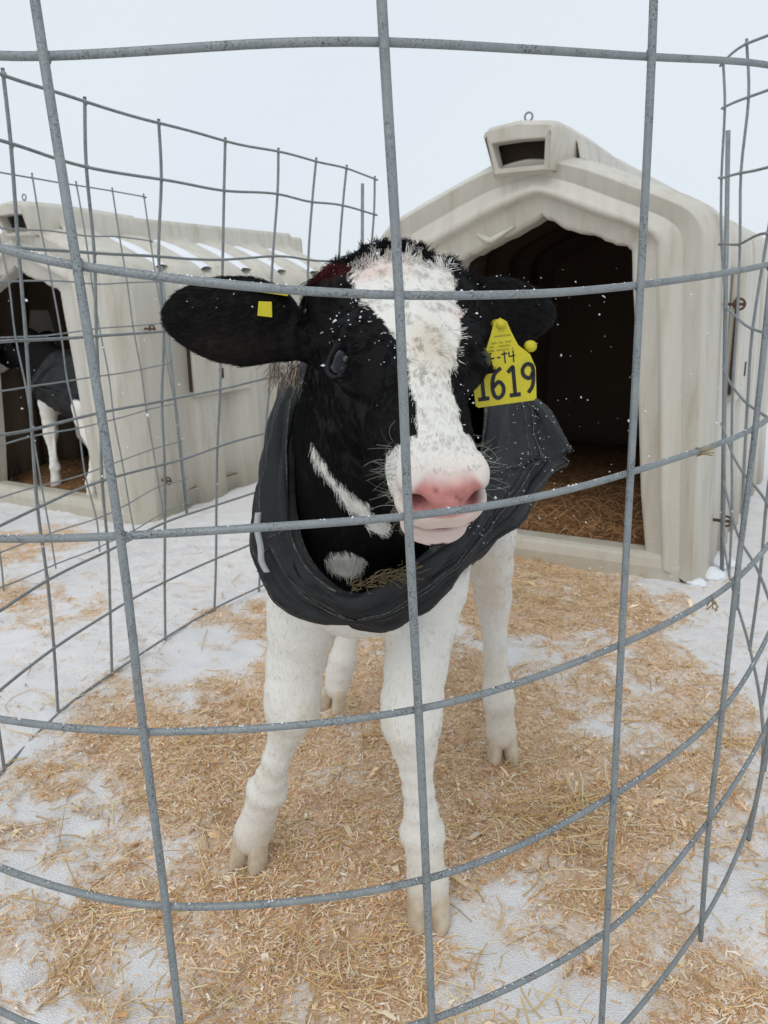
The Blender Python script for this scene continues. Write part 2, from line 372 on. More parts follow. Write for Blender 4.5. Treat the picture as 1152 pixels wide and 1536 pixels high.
main_v = [((-.12, 3.42, .02), (-.013, 3.326, 1.43)), ((-.23, 3.2, .02), (-.11, 3.101, 1.44)), ((-.34, 3.0, .01), (-.204, 2.933, 1.44)), ((-.453, 2.802, .005), (-.304, 2.73, 1.44)),
          ((-.577, 2.613, 0), (-.423, 2.485, 1.43)), ((-.684, 2.378, 0), (-.539, 2.22, 1.43)), ((-.773, 2.135, 0), (-.637, 1.975, 1.43)), ((-.841, 1.912, 0), (-.707, 1.73, 1.43)),
          ((-.867, 1.658, 0), (-.76, 1.50, 1.44)), ((-.87, 1.40, .01), (-.79, 1.26, 1.45)), ((-.80, 1.15, .02), (-.74, 1.04, 1.46)), ((-.65, .93, .05), (-.62, .86, 1.48)),
          {'p': [(-.45, .745, .07), (-.45, .745, .258), (-.452, .742, .462), (-.452, .742, .63), (-.455, .74, .81), (-.455, .74, 1.085), (-.46, .74, 1.21), (-.46, .74, 1.37), (-.46, .74, 1.50)]},
          {'p': V0}, {'p': V1}, {'p': V2}, {'p': V3},
          ((.617, 1.224, .12), (.64, 1.23, 1.57)), ((.741, 1.44, .115), (.735, 1.44, 1.57)), ((.839, 1.673, .125), (.85, 1.66, 1.58)), ((.912, 1.911, .155), (.925, 1.90, 1.59)),
          {'p': S21}, ((1.054, 2.395, .18), (.968, 2.395, 1.63)), ((1.13, 2.635, .215), (1.002, 2.635, 1.64))]
pen, PC = wire_pen(main_v, ZR, 'galvanised wire mesh pen curving round the standing calf in the foreground', seed=3)
neigh = [((-.974, 4.006, .02), (-1.055, 3.965, 1.45)), ((-1.05, 3.805, .02), (-1.122, 3.726, 1.45)), ((-1.106, 3.513, .02), (-1.198, 3.512, 1.45)), ((-1.176, 3.261, .02), (-1.273, 3.266, 1.45)),
         ((-1.278, 3.051, .02), (-1.344, 3.052, 1.45)), ((-1.372, 2.808, .02), (-1.44, 2.83, 1.45)), ((-1.49, 2.58, .02), (-1.55, 2.62, 1.45)), ((-1.66, 2.40, .02), (-1.70, 2.42, 1.45)),
         ((-1.88, 2.29, .02), (-1.90, 2.30, 1.45)), ((-2.13, 2.27, .02), (-2.13, 2.28, 1.45)), ((-2.37, 2.34, .02), (-2.36, 2.35, 1.45)), ((-2.58, 2.49, .02), (-2.56, 2.50, 1.45)),
         ((-2.72, 2.70, .02), (-2.70, 2.71, 1.45)), ((-2.79, 2.95, .02), (-2.77, 2.95, 1.45)), ((-2.80, 3.2, .02), (-2.78, 3.2, 1.45)), ((-2.77, 3.45, .02), (-2.75, 3.45, 1.45)),
         ((-2.70, 3.7, .02), (-2.68, 3.7, 1.45)), ((-2.62, 3.95, .02), (-2.60, 3.95, 1.45)), ((-2.54, 4.2, .02), (-2.52, 4.2, 1.45))]
pen2, PC2 = wire_pen(neigh, ZN, 'thin grey wire mesh pen in front of the left hutch behind the calf', rw=.0033, seed=9)
# rime and crumbs of snow lying on the wires
def rime(C, root, n, seed, rmin=.0008, rmax=.0022, idx=(9, 18)):
    rs = np.random.default_rng(seed); mb = MB(); o = np.array(root.location)
    ico = [(0, 0, 1), (0, 0, -.6), (1, 0, 0), (-1, 0, 0), (0, 1, 0), (0, -1, 0)]; fc = [(0, 2, 4), (0, 4, 3), (0, 3, 5), (0, 5, 2), (1, 4, 2), (1, 3, 4), (1, 5, 3), (1, 2, 5)]
    for _ in range(n):
        Q = C[rs.integers(1, 8)]; f = rs.integers(100, 200) + rs.random(); i = int(f); P = Q[i] * (1 - f + i) + Q[i + 1] * (f - i)
        r = rs.uniform(rmin, rmax); a_ = rs.normal(0, .6); P = P + np.array([math.sin(a_) * .3, -abs(math.sin(a_)) * .5, math.cos(a_)]) * .0034
        mb.add([P - o + np.array(v) * r * rs.uniform(.6, 1.3, 3) for v in ico], fc)
    tag(mb.build('rime_crumbs', SNOW, root, False), kind='stuff')
rime(PC, pen, 1500, 4, .0005, .0014)
def straw_wisp(P, d, root, n=5, seed=0):
    rs = np.random.default_rng(seed); mb = MB(); o = np.array(root.location)
    for _ in range(n):
        a = np.array(P) + rs.normal(0, .003, 3); e = a + np.array(d) * rs.uniform(.4, 1) + rs.normal(0, .006, 3)
        mb.tube([a - o, (a + e) / 2 - o + rs.normal(0, .004, 3), e - o], .0009, 4)
    mb.build('caught_straw', mat('caught_straw', (.33, .25, .12), .9), root, False)
straw_wisp((.355, .925, .838), (.02, .01, .002), pen, 9, 1)
straw_wisp((.41, .98, .638), (.006, 0, -.022), pen, 6, 2)

# ------------------------------------------------------------------ calf hutches
def hutch_profile(e=0.0, lift=0.0):
    """right half from base to ridge, offset outward by e"""
    K = [(.700 + e, -.03), (.690 + e, .30), (.672 + e, .80), (.657 + e, 1.14), (.651 + e, 1.195 + e * .3), (.632 + e * .9, 1.245 + e * .7), (.595 + e * .8, 1.282 + e * .9), (.540 + e * .5, 1.312 + e), (.40, 1.372 + e), (.22, 1.445 + e), (.168, 1.466 + e)]
    return K
def make_hutch(label, group, door_dx=0.0, hood_dx=0.0):
    root = empty('calf_hutch'); tag(root, label, 'calf hutch', group)
    # --- shell, ribs across
    yst, est = [], []
    def st(y, e): yst.append(y); est.append(e)
    st(.10, 0.0); st(.12, .001); st(.18, .002); st(.30, .0); st(.325, -.004); st(.335, -.03); st(.35, -.034)
    y = .44
    while y < 2.0:
        st(y, -.046); st(y + .035, -.010); st(y + .06, -.005); st(y + .19, -.005); st(y + .215, -.010); st(y + .25, -.046); y += .335
    st(2.10, -.05); st(2.13, -.07)
    V, F = [], []
    for yy, e in zip(yst, est):
        h = hutch_profile(e); full = [(-x, z) for x, z in h] + [(-.158, 1.515), (-.140, 1.538), (-.06, 1.545), (.06, 1.545), (.140, 1.538), (.158, 1.515)] + [(x, z) for x, z in reversed(h)]
        if yy > 2.0: full = [(x * .985, z - .02) for x, z in full]
        V += [(x + hood_dx * sstep(.25, .12, abs(x)) * 1.0, yy, z - .012 * yy) for x, z in full]
    n = len(full)
    for a in range(len(yst) - 1):
        for k in range(n - 1): F.append((a * n + k, (a + 1) * n + k, (a + 1) * n + k + 1, a * n + k + 1))
    F.append(tuple((len(yst) - 1) * n + k for k in range(n - 1, -1, -1)))
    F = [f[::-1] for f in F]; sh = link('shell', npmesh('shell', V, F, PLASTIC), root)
    sh.data.materials.append(INNER_SHADE); so = sh.modifiers.new('wall', 'SOLIDIFY'); so.thickness = .008; so.offset = -1; so.material_offset = 1; so.material_offset_rim = 0
     
    # --- moulded front: loops from outer outline to door opening
    hp = [(-x, z) for x, z in hutch_profile(0)]
    outer = hp[:-1] + [(-.08, 1.482), (0, 1.49), (.08, 1.482)] + [(-x, z) for x, z in reversed(hp[:-1])]
    door = [(-.43, .085), (-.40, .30), (-.355, .80), (-.325, 1.05), (-.322, 1.10), (-.315, 1.128), (-.295, 1.140), (-.262, 1.150), (-.20, 1.178), (-.12, 1.215), (-.04, 1.248), (0, 1.267), (.04, 1.246), (.12, 1.212), (.20, 1.188), (.262, 1.166), (.30, 1.155), (.318, 1.14), (.325, 1.05), (.355, .80), (.40, .30), (.43, .085)]
    door = door[:len(outer) // 2] + [(0, 1.267)] + door[-(len(outer) // 2):]
    door = [(x + door_dx, z) for x, z in door]
    loops = [(0, .10), (.015, .085), (.05, .055), (.10, .022), (.135, .004), (.15, -.005), (.168, -.005), (.19, .0), (.36, .002), (.375, .007), (.39, .003), (.50, .002), (.53, -.005), (.565, -.012), (.61, -.013), (.65, -.007), (.685, .012), (.71, .022), (.93, .028), (.965, .036), (.99, .042), (1.0, .055), (1.0, .12)]
    lin = lambda P, n: np.concatenate([np.array(P[k]) + (np.array(P[k + 1]) - np.array(P[k])) * (np.arange(n) / n)[:, None] for k in range(len(P) - 1)] + [np.array([P[-1]])])
    O, D = lin(outer, 5), lin(door, 5); V, F = [], []
    for _ in range(2): O[1:-1] = O[1:-1] * .5 + (O[:-2] + O[2:]) * .25
    wav = np.array([(fbm(np.array([q * .31]), np.array([.5]), 66, 3)[0] - .5) * .022 * sstep(1.05, 1.15, D[q, 1]) for q in range(len(D))])
    for f, yy in loops:
        L = O + (D - O) * f
        for q, (x, z) in enumerate(L):
            w = wav[q] * sstep(.9, 1, f)                                   # hand-cut wavy edge
            V.append((x, yy, z + w))
    n = len(O)
    for a in range(len(loops) - 1):
        for k in range(n - 1): F.append((a * n + k, a * n + k + 1, (a + 1) * n + k + 1, (a + 1) * n + k))
    fr = link('front_wall', npmesh('front_wall', V, F, PLASTIC), root)
    # --- door sill
    mb = MB(); prof = [(.012, -.03), (.0, .04), (.006, .078), (.03, .088), (.10, .088), (.125, .07), (.13, -.03)]
    V = [(sx, yy, z) for sx in (-.62, .62) for yy, z in prof]; m_ = len(prof)
    mb.add(V, [(k, k + 1, m_ + k + 1, m_ + k) for k in range(m_ - 1)] + [tuple(range(m_ - 1, -1, -1)), tuple(range(m_, 2 * m_))])
    sl = mb.build('door_sill', PLASTIC, root, False); bevel(sl, .006, 2)
    # --- bracket moulded into the lintel
    b_ = MB(); V, F = tube(np.array([(-.275, .034, 1.235), (-.20, .024, 1.196), (-.185, .022, 1.196), (-.10, .030, 1.243)]) + np.array((door_dx, 0, 0)), [.006, .013, .013, .005], 8); b_.add(V, F); b_.build('lintel_bracket', PLASTIC, root)
    # --- vent hood on the ridge, open to the front
    def ring(hw_t, hw_b, zt, zb, yy, rr=.02, crown=.012):
        return [(-hw_b, yy, zb), (-hw_t, yy, zt - rr), (-hw_t + rr, yy, zt), (0, yy, zt + crown), (hw_t - rr, yy, zt), (hw_t, yy, zt - rr), (hw_b, yy, zb)]
    V, F = [], []
    rings = [ring(.118, .098, 1.545, 1.415, -.085), ring(.124, .102, 1.554, 1.412, -.083), ring(.132, .108, 1.563, 1.412, -.06, .022), ring(.140, .118, 1.568, 1.41, .0, .025), ring(.150, .145, 1.566, 1.41, .12, .03), ring(.160, .162, 1.555, 1.42, .32, .03), ring(.160, .165, 1.540, 1.42, .60, .03)]
    for q in rings: q[0] = (q[0][0], q[0][1] + .045, q[0][2]); q[-1] = (q[-1][0], q[-1][1] + .045, q[-1][2])
    for q in rings: V += [(x + hood_dx, y, z) for x, y, z in q]
    for a in range(len(rings) - 1):
        for k in range(6): F.append((a * 7 + k, a * 7 + k + 1, (a + 1) * 7 + k + 1, (a + 1) * 7 + k))
    hd = link('vent_hood', npmesh('vent_hood', V, F, PLASTIC), root)
    hx = lambda L: [(x + hood_dx, y, z) for x, y, z in L]
    OV = hx([(-.098, -.040, 1.415), (-.118, -.087, 1.545), (0, -.087, 1.556), (.118, -.087, 1.545), (.098, -.040, 1.415)])
    inner = hx([(-.082, -.044, 1.430), (-.096, -.078, 1.508), (0, -.078, 1.512), (.096, -.078, 1.508), (.082, -.044, 1.430)])
    mid_ = hx([(-.080, .0, 1.430), (-.094, -.02, 1.508), (0, -.02, 1.512), (.094, -.02, 1.508), (.080, .0, 1.430)]); fm = MB()
    fm.add(OV + inner + mid_, [(k, (k + 1) % 5, 5 + (k + 1) % 5, 5 + k) for k in range(5)] + [(5 + k, 5 + (k + 1) % 5, 10 + (k + 1) % 5, 10 + k) for k in range(5)])
    fm.add(hx([(-.098, -.040, 1.415), (.098, -.040, 1.415), (.12, .02, 1.40), (-.12, .02, 1.40)]), [(0, 1, 2, 3)])
    bevel(fm.build('hood_mouth', PLASTIC, hd, False), .004, 2)
    dk = MB(); dk.box((hood_dx, .02, 1.47), (.19, .02, .09)); dk.build('vent_dark_block', mat('vent_shade', (.028, .018, .012), .9), hd, False)  # dark block painted as the shade inside the vent mouth
    # --- lifting eye
    a = np.linspace(0, 2 * np.pi, 20, endpoint=False); e = MB(); e.tube(np.stack([.014 * np.cos(a), 0 * a, 1.598 + .014 * np.sin(a)], 1) + np.array((hood_dx, .02, 0)), .0035, 6, closed=True); e.tube([(hood_dx, .02, 1.555), (hood_dx, .02, 1.586)], .0035, 6)
    ee = e.build('lifting_eye', STEEL, root)
    # --- eye bolts that hold the pen rod
    for sx in (-1, 1):
        for z in (.20, .96):
            bb = MB(); bb.tube([(sx * (.66 + (1 - z) * .03), .16, z), (sx * (.735 + (1 - z) * .03), .16, z)], .006, 6); xx = sx * (.695 + (1 - z) * .03)
            bb.tube(np.stack([xx + sx * .02 + .018 * np.cos(a), .16 + 0 * a, z + .018 * np.sin(a)], 1), .0045, 6, closed=True)
            bb.build('eye_bolt', RUST, root)
    # --- side hatch
    for sx in (-1, 1):
        hb = MB(); hb.box((sx * .672, .68, .84), (.048, .46, .50)); h_ = bevel(hb.build('side_hatch', PLASTIC, root, False), .012, 3)
        sb = MB(); sb.box((sx * .6965, .66, .70), (.004, .035, .055)); sb.build('hatch_slot', mat('slot', (.06, .04, .03), .9), h_, False)
    # --- dark strip standing in for the shaded gap along the hatch edge
    for sx in (-1, 1):
        gb = MB(); gb.box((sx * .674, .44, .80), (.010, .016, .36)); gb.build('hatch_gap_shade', mat('gap_shadow', (.05, .03, .02), .9), root, False)
    # --- snow lying in the valleys of the roof
    sm = MB(); rs = np.random.default_rng(5)
    for sx in (-1, 1):
        y = .385
        while y < 2.0:
            x0, x1 = .20, .56; z0, z1 = 1.418, 1.262
            n_ = 9; top = []
            for q in range(n_):
                t = q / (n_ - 1); x = x0 + (x1 - x0) * t; z = z0 + (z1 - z0) * t - .012 * y; hgt = .034 * math.sin(math.pi * min(max(t, .06), .94)) ** .5
                hw = .072 * (1 - .3 * abs(2 * t - 1)) + rs.normal(0, .004)
                top.append([(sx * x, y + .03 - hw, z), (sx * x, y + .03 - hw * .6, z + hgt * .8 + rs.normal(0, .002)), (sx * x, y + .03, z + hgt), (sx * x, y + .03 + hw * .6, z + hgt * .8), (sx * x, y + .03 + hw, z)])
            V = [p for r in top for p in r]; F = [(a * 5 + k, a * 5 + k + 1, a * 5 + 5 + k + 1, a * 5 + 5 + k) for a in range(n_ - 1) for k in range(4)]
            sm.add(V, F); y += .335
    tag(sm.build('roof_snow', SNOW, root), kind='stuff')
    # --- bedding floor inside
    return root
def place(o, x, y, z, az): o.location = (x, y, z); o.rotation_euler = (0, 0, -R(az))
h1 = make_hutch('off-white plastic calf hutch with dark doorway directly behind the standing calf', 'calf hutches in a row on the snow', .055, 0); place(h1, .515, 3.10, .0, 30)
h2 = make_hutch('cream plastic calf hutch at the left edge, its side and snowy ribbed roof in view', 'calf hutches in a row on the snow', -.10, .06); place(h2, -1.815, 4.375, -.095, 31)
def copy_tree(o, parent=None, skip=()):
    c = o.copy(); COL.objects.link(c); c.parent = parent
    for ch in list(o.children):
        if ch.name.split('.')[0] not in skip: copy_tree(ch, c, skip)
    return c
# rods that pin the wire pens to the hutches
def rod(x, y, z0, z1, dx, label, r=.0075):
    mb = MB(); mb.tube([(0, 0, 0), (dx, 0, z1 - z0)], r, 10); o = mb.build('fence_rod', WIRE, None, True, (x, y, z0)); tag(o, label, 'rod', 'galvanised rods pinning the pens to the hutches'); return o
rod(1.235, 2.86, -.03, 1.50, -.115, 'galvanised rod pinning the pen to the right side of the near hutch')
rod(-.10, 3.36, -.06, 1.42, .04, 'galvanised rod standing left of the near hutch between two pen uprights', .0065)
rod(-1.035, 4.20, -.12, 1.16, -.03, 'galvanised rod on the right flank of the left hutch, through its eye bolts')
# bedding inside the door
def door_bed(hx, hy, hz, az, label, seed):
    n = 60; X_, Y_ = np.meshgrid(np.linspace(-.66, .66, n), np.linspace(.10, 2.05, n)); Z = .015 + .05 * fbm(X_ * 4, Y_ * 4, seed, 3) + .05 * sstep(.1, .5, Y_) 
    V = np.stack([X_.ravel(), Y_.ravel(), Z.ravel()], 1); i = np.arange(n * n).reshape(n, n)
    F = np.stack([i[:-1, :-1].ravel(), i[:-1, 1:].ravel(), i[1:, 1:].ravel(), i[1:, :-1].ravel()], 1)
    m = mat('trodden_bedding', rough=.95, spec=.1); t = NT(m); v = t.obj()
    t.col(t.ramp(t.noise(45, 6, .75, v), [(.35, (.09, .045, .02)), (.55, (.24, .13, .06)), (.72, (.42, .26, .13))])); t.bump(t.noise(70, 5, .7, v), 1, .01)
    o = link('hutch_bedding', npmesh('hutch_bedding', V, F, m)); place(o, hx, hy, hz, az); tag(o, label, 'bedding', kind='stuff')
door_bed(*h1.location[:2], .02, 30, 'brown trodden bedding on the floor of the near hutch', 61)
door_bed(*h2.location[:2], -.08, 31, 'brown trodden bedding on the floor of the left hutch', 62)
def inside_straw(o, n, seed):
    rs = np.random.default_rng(seed); mb = MB(); M = Matrix.Translation(o.location) @ Matrix.Rotation(o.rotation_euler[2], 4, 'Z'); pal = []
    for _ in range(n):
        x, y = rs.uniform(-.4, .42), rs.uniform(.10, .9); z = .07 + rs.uniform(0, .05); th = rs.uniform(0, 6.28); L = rs.uniform(.03, .09)
        P = [(x, y, z), (x + math.cos(th) * L * .5, y + math.sin(th) * L * .5, z + rs.uniform(0, .03)), (x + math.cos(th) * L, y + math.sin(th) * L, z + rs.uniform(-.01, .02))]
        mb.tube([tuple(M @ Vector(p)) for p in P], .0012, 3, False)
    s = mb.build('doorway_straw', mat('doorway_straw', (.42, .24, .11), .9), None, False); tag(s, 'rust-brown straw heaped just inside the doorway of the near hutch', 'straw', kind='stuff')
inside_straw(h1, 900, 8)
# snow clods
def clod(x, y, r, seed, label, flat=.5):
    bm = bmesh.new(); bmesh.ops.create_icosphere(bm, subdivisions=4, radius=1)
    for v in bm.verts:
        p = np.array(v.co); k = 1 + .5 * (fbm(p[0] * 2 + seed, p[1] * 2, seed, 4, p[2] * 2) - .5) + .25 * (fbm(p[0] * 7, p[1] * 7 + seed, seed, 3, p[2] * 7) - .5); v.co = v.co * float(k)
        v.co.x *= r; v.co.y *= r; v.co.z *= r * flat
    me = bpy.data.meshes.new('snow_clod'); bm.to_mesh(me); bm.free(); me.materials.append(SNOW)
    me.polygons.foreach_set('use_smooth', np.ones(len(me.polygons), bool))
    o = link('snow_clod', me, None, (x, y, float(gz(x, y)) + r * flat * .25)); tag(o, label, 'snow'); return o
clod(1.19, 2.86, .055, 3, 'snow clod against the right front foot of the near hutch')
clod(1.11, 2.78, .035, 5, 'small snow clod just left of the larger one at the near hutch foot')
clod(1.27, 2.98, .06, 6, 'flat snow clod behind the rod at the right side of the near hutch', .4)
clod(-.93, 4.95, .11, 8, 'snow lump banked against the flank of the left hutch', .35)
clod(-.72, 5.3, .13, 11, 'farther snow lump along the flank of the left hutch', .35)

def weeds(x, y, n, seed, label):
    rs = np.random.default_rng(seed); mb = MB(); z = float(gz(x, y))
    for _ in range(n):
        a = np.array((rs.normal(0, .22), rs.normal(0, .2), 0)); h = rs.uniform(.08, .34); l = rs.normal(0, .10, 2)
        mb.tube([a, a + np.array((l[0] * .4, l[1] * .4, h * .6)), a + np.array((l[0], l[1], h))], [.004, .003, .0015], 4)
    o = mb.build('dead_weeds', mat('dead_weeds', (.06, .045, .035), .9), None, False, (x, y, z)); tag(o, label, 'weeds')
weeds(3.80, 8.2, 60, 1, 'dark dead weeds poking out of the snow beyond the right side of the pen')
weeds(5.2, 11.5, 90, 2, 'farther clump of dead weeds in the snowfield at the right edge')

# ------------------------------------------------------------------ the calf
def nrm(v): v = np.array(v, float); return v / np.linalg.norm(v)
HA = nrm((.235, -1.28, -1.0)); _s = np.array([math.cos(R(8)), math.sin(R(8)), -.03]); HS = nrm(_s - _s @ HA * HA); HN = np.cross(HA, HS)
HB = np.stack([HS, HA, HN], 1); HK = 1.08
NOSE = np.array([.0600, .745, .8427])
HT = NOSE - HB @ np.array([0, .30, -.03]) * HK
def h2w(p): return HT + HB @ (np.array(p, float) * HK)
def w2h(P): return ((np.asarray(P) - HT) @ HB) / HK
class SDF:
    def __init__(s, xs, ys, zs):
        s.x, s.y, s.z = (np.asarray(a, np.float32) for a in (xs, ys, zs)); s.D = np.full((len(xs), len(ys), len(zs)), .5, np.float32)
    def sub(s, lo, hi):
        sl = tuple(slice(max(np.searchsorted(a, l) - 1, 0), np.searchsorted(a, h) + 1) for a, l, h in zip((s.x, s.y, s.z), lo, hi))
        X, Y, Z = s.x[sl[0]][:, None, None], s.y[sl[1]][None, :, None], s.z[sl[2]][None, None, :]
        return sl, X, Y, Z
    def put(s, sl, d, k, mode='u'):
        D = s.D[sl]; d = d.astype(np.float32)
        if mode == 'u': h = np.clip(.5 + .5 * (D - d) / k, 0, 1); s.D[sl] = D * (1 - h) + d * h - k * h * (1 - h)
        else: h = np.clip(.5 - .5 * (D + d) / k, 0, 1); s.D[sl] = D * (1 - h) - d * h + k * h * (1 - h)
    def cap(s, a, b, ra, rb, k=.02, mode='u'):
        a, b = np.array(a, float), np.array(b, float); m = max(ra, rb) + k + .02
        sl, X, Y, Z = s.sub(np.minimum(a, b) - m, np.maximum(a, b) + m); ab = b - a
        t = np.clip(((X - a[0]) * ab[0] + (Y - a[1]) * ab[1] + (Z - a[2]) * ab[2]) / (ab @ ab + 1e-9), 0, 1)
        d = np.sqrt((X - a[0] - t * ab[0]) ** 2 + (Y - a[1] - t * ab[1]) ** 2 + (Z - a[2] - t * ab[2]) ** 2) - (ra + (rb - ra) * t)
        s.put(sl, d, k, mode)
    def chain(s, P, k=.02):
        for (a, ra), (b, rb) in zip(P[:-1], P[1:]): s.cap(a, b, ra, rb, k)
    def ell(s, c, r, B=None, k=.02, mode='u'):
        c, r = np.array(c, float), np.array(r, float); B = np.eye(3) if B is None else np.array(B); m = max(r) + k + .015
        sl, X, Y, Z = s.sub(c - m, c + m); X, Y, Z = X - c[0], Y - c[1], Z - c[2]
        q = [(X * B[0, i] + Y * B[1, i] + Z * B[2, i]) for i in range(3)]
        k0 = np.sqrt(sum((a / w) ** 2 for a, w in zip(q, r))) + 1e-6; k1 = np.sqrt(sum((a / w ** 2) ** 2 for a, w in zip(q, r))) + 1e-6
        s.put(sl, k0 * (k0 - 1) / k1, k, mode)
    def hell(s, c, r, k=.015, mode='u', B=None): s.ell(h2w(c), np.array(r) * HK, HB if B is None else HB @ B, k, mode)
    def nets(s):
        D = s.D; ins = D < 0; a = ins.astype(np.int8)
        c = sum(a[i:a.shape[0] - 1 + i, j:a.shape[1] - 1 + j, k:a.shape[2] - 1 + k] for i in (0, 1) for j in (0, 1) for k in (0, 1))
        act = (c > 0) & (c < 8); I = np.argwhere(act); idx = np.full(act.shape, -1, np.int32); idx[act] = np.arange(len(I))
        acc = np.zeros((len(I), 3)); cnt = np.zeros(len(I)); ax = (s.x, s.y, s.z)
        corner = [(i, j, k) for i in (0, 1) for j in (0, 1) for k in (0, 1)]
        for p in corner:
            for d in range(3):
                if p[d]: continue
                q = list(p); q[d] = 1; ip, iq = I + np.array(p), I + np.array(q)
                dp, dq = D[tuple(ip.T)], D[tuple(iq.T)]; m = (dp < 0) != (dq < 0)
                t = dp[m] / (dp[m] - dq[m]); A = np.stack([ax[n][ip[m, n]] for n in range(3)], 1); Bq = np.stack([ax[n][iq[m, n]] for n in range(3)], 1)
                acc[m] += A + (Bq - A) * t[:, None]; cnt[m] += 1
        V = acc / cnt[:, None]; F = []
        for d in range(3):
            o1, o2 = [(1, 2), (2, 0), (0, 1)][d]
            sa = [slice(1, -1)] * 3; sb = [slice(1, -1)] * 3; sa[d] = slice(0, -1); sb[d] = slice(1, None)
            A, Bq = ins[tuple(sa)], ins[tuple(sb)]; E = np.argwhere(A != Bq); 
            base = E.copy(); base[:, o1] += 1; base[:, o2] += 1; 
            e1 = np.zeros(3, int); e1[o1] = 1; e2 = np.zeros(3, int); e2[o2] = 1
            q = [idx[tuple((base - u).T)] for u in (0 * e1, e1, e1 + e2, e2)]
            Q = np.stack(q, 1); fl = A[tuple(E.T)]; Q[~fl] = Q[~fl][:, ::-1]; F.append(Q)
        F = np.concatenate(F); F = F[(F >= 0).all(1)]; return V, F
def smooth(V, F, it=2, lam=.5, w=None):
    n = len(V); a = np.concatenate([F[:, 0], F[:, 1], F[:, 2], F[:, 3]]); b = np.concatenate([F[:, 1], F[:, 2], F[:, 3], F[:, 0]])
    deg = np.bincount(a, minlength=n) + np.bincount(b, minlength=n)
    for _ in range(it):
        S = np.stack([np.bincount(a, V[b, i], n) + np.bincount(b, V[a, i], n) for i in range(3)], 1) / deg[:, None]
        V = V + (S - V) * (lam if w is None else lam * w[:, None])
    return V
# head outline tables: a, half width, top, bottom
HTAB = np.array([(-.022, .030, -.055, -.10), (-.010, .056, -.034, -.13), (.008, .069, -.018, -.15), (.04, .073, -.006, -.165), (.08, .070, .003, -.176), (.115, .065, .004, -.178), (.15, .055, .001, -.170), (.185, .048, -.004, -.152),
                 (.215, .0445, -.007, -.134), (.245, .0415, -.010, -.119), (.27, .0400, -.012, -.110), (.29, .0375, -.018, -.104), (.304, .033, -.030, -.098), (.313, .018, -.048, -.078)])
def head_loft(S):
    c = h2w((0, .13, -.07)); m = .24
    sl, X, Y, Z = S.sub(c - m, c + m); X, Y, Z = X - HT[0], Y - HT[1], Z - HT[2]
    q = [((X * HB[0, i] + Y * HB[1, i] + Z * HB[2, i]) / HK) for i in range(3)]
    s_, a_, n_ = q; shp = a_.shape; af = np.clip(a_, HTAB[0, 0], HTAB[-1, 0])
    w = np.interp(af, HTAB[:, 0], HTAB[:, 1]); tp = np.interp(af, HTAB[:, 0], HTAB[:, 2]); bt = np.interp(af, HTAB[:, 0], HTAB[:, 3])
    h = (tp - bt) / 2; nc = (tp + bt) / 2; e = 2.3
    u = (n_ - nc) / h; w = w * (1 - .22 * np.clip(-u, 0, 1) ** 1.5)      # narrower at the jaw
    r = (np.abs(s_ / w) ** e + np.abs(u) ** e) ** (1 / e) + 1e-6
    d = (r - 1) * np.minimum(w, h) * .9
    d = np.maximum(d, np.maximum(a_ - HTAB[-1, 0], HTAB[0, 0] - a_)) * HK
    S.put(sl, d, .015)
fine = .0030
gx = np.concatenate([np.arange(-.36, -.30, .008), np.arange(-.30, .26, fine), np.arange(.26, .36, .008)])
gy = np.concatenate([np.arange(.66, 1.06, fine), np.arange(1.06, 1.40, .0055), np.arange(1.40, 2.16, .008)])
gzz = np.concatenate([np.arange(.004, .66, .0052), np.arange(.66, 1.14, fine)])
S = SDF(gx, gy, gzz)
az = R(16); BA = np.array([[math.cos(az), math.sin(az), 0], [-math.sin(az), math.cos(az), 0], [0, 0, 1]])  # columns: across, along, up
# trunk
S.ell((-.025, 1.30, .70), (.135, .17, .165), BA, .05); S.ell((.03, 1.50, .70), (.155, .25, .175), BA, .05); S.ell((.09, 1.74, .72), (.150, .19, .165), BA, .05)
S.chain([((-.02, 1.33, .81), .07), ((.03, 1.5, .835), .06), ((.09, 1.72, .84), .07), ((.125, 1.86, .80), .06)], .05)
# neck
hb_ = h2w((0, .03, -.10)); hj = h2w((0, .10, -.115))
S.cap((-.03, 1.26, .74), hb_, .125, .085, .05); S.cap((-.035, 1.22, .66), hj, .12, .062, .05); S.cap((-.02, 1.33, .80), h2w((0, .01, -.07)), .09, .062, .05)
S.ell((-.04, 1.19, .60), (.10, .09, .09), None, .05)
# front right leg (camera left), stepping
S.chain([((-.115, 1.29, .66), .085), ((-.128, 1.25, .54), .060), ((-.135, 1.245, .50), .0535), ((-.150, 1.25, .43), .0450), ((-.156, 1.245, .385), .0435), ((-.158, 1.245, .355), .0435), ((-.170, 1.26, .310), .0310), ((-.181, 1.268, .275), .0225),
         ((-.194, 1.273, .240), .0215), ((-.208, 1.290, .195), .0255), ((-.218, 1.300, .160), .0300), ((-.230, 1.312, .122), .0275), ((-.240, 1.320, .090), .0285), ((-.251, 1.328, .062), .0325), ((-.256, 1.330, .046), .0325)], .014)
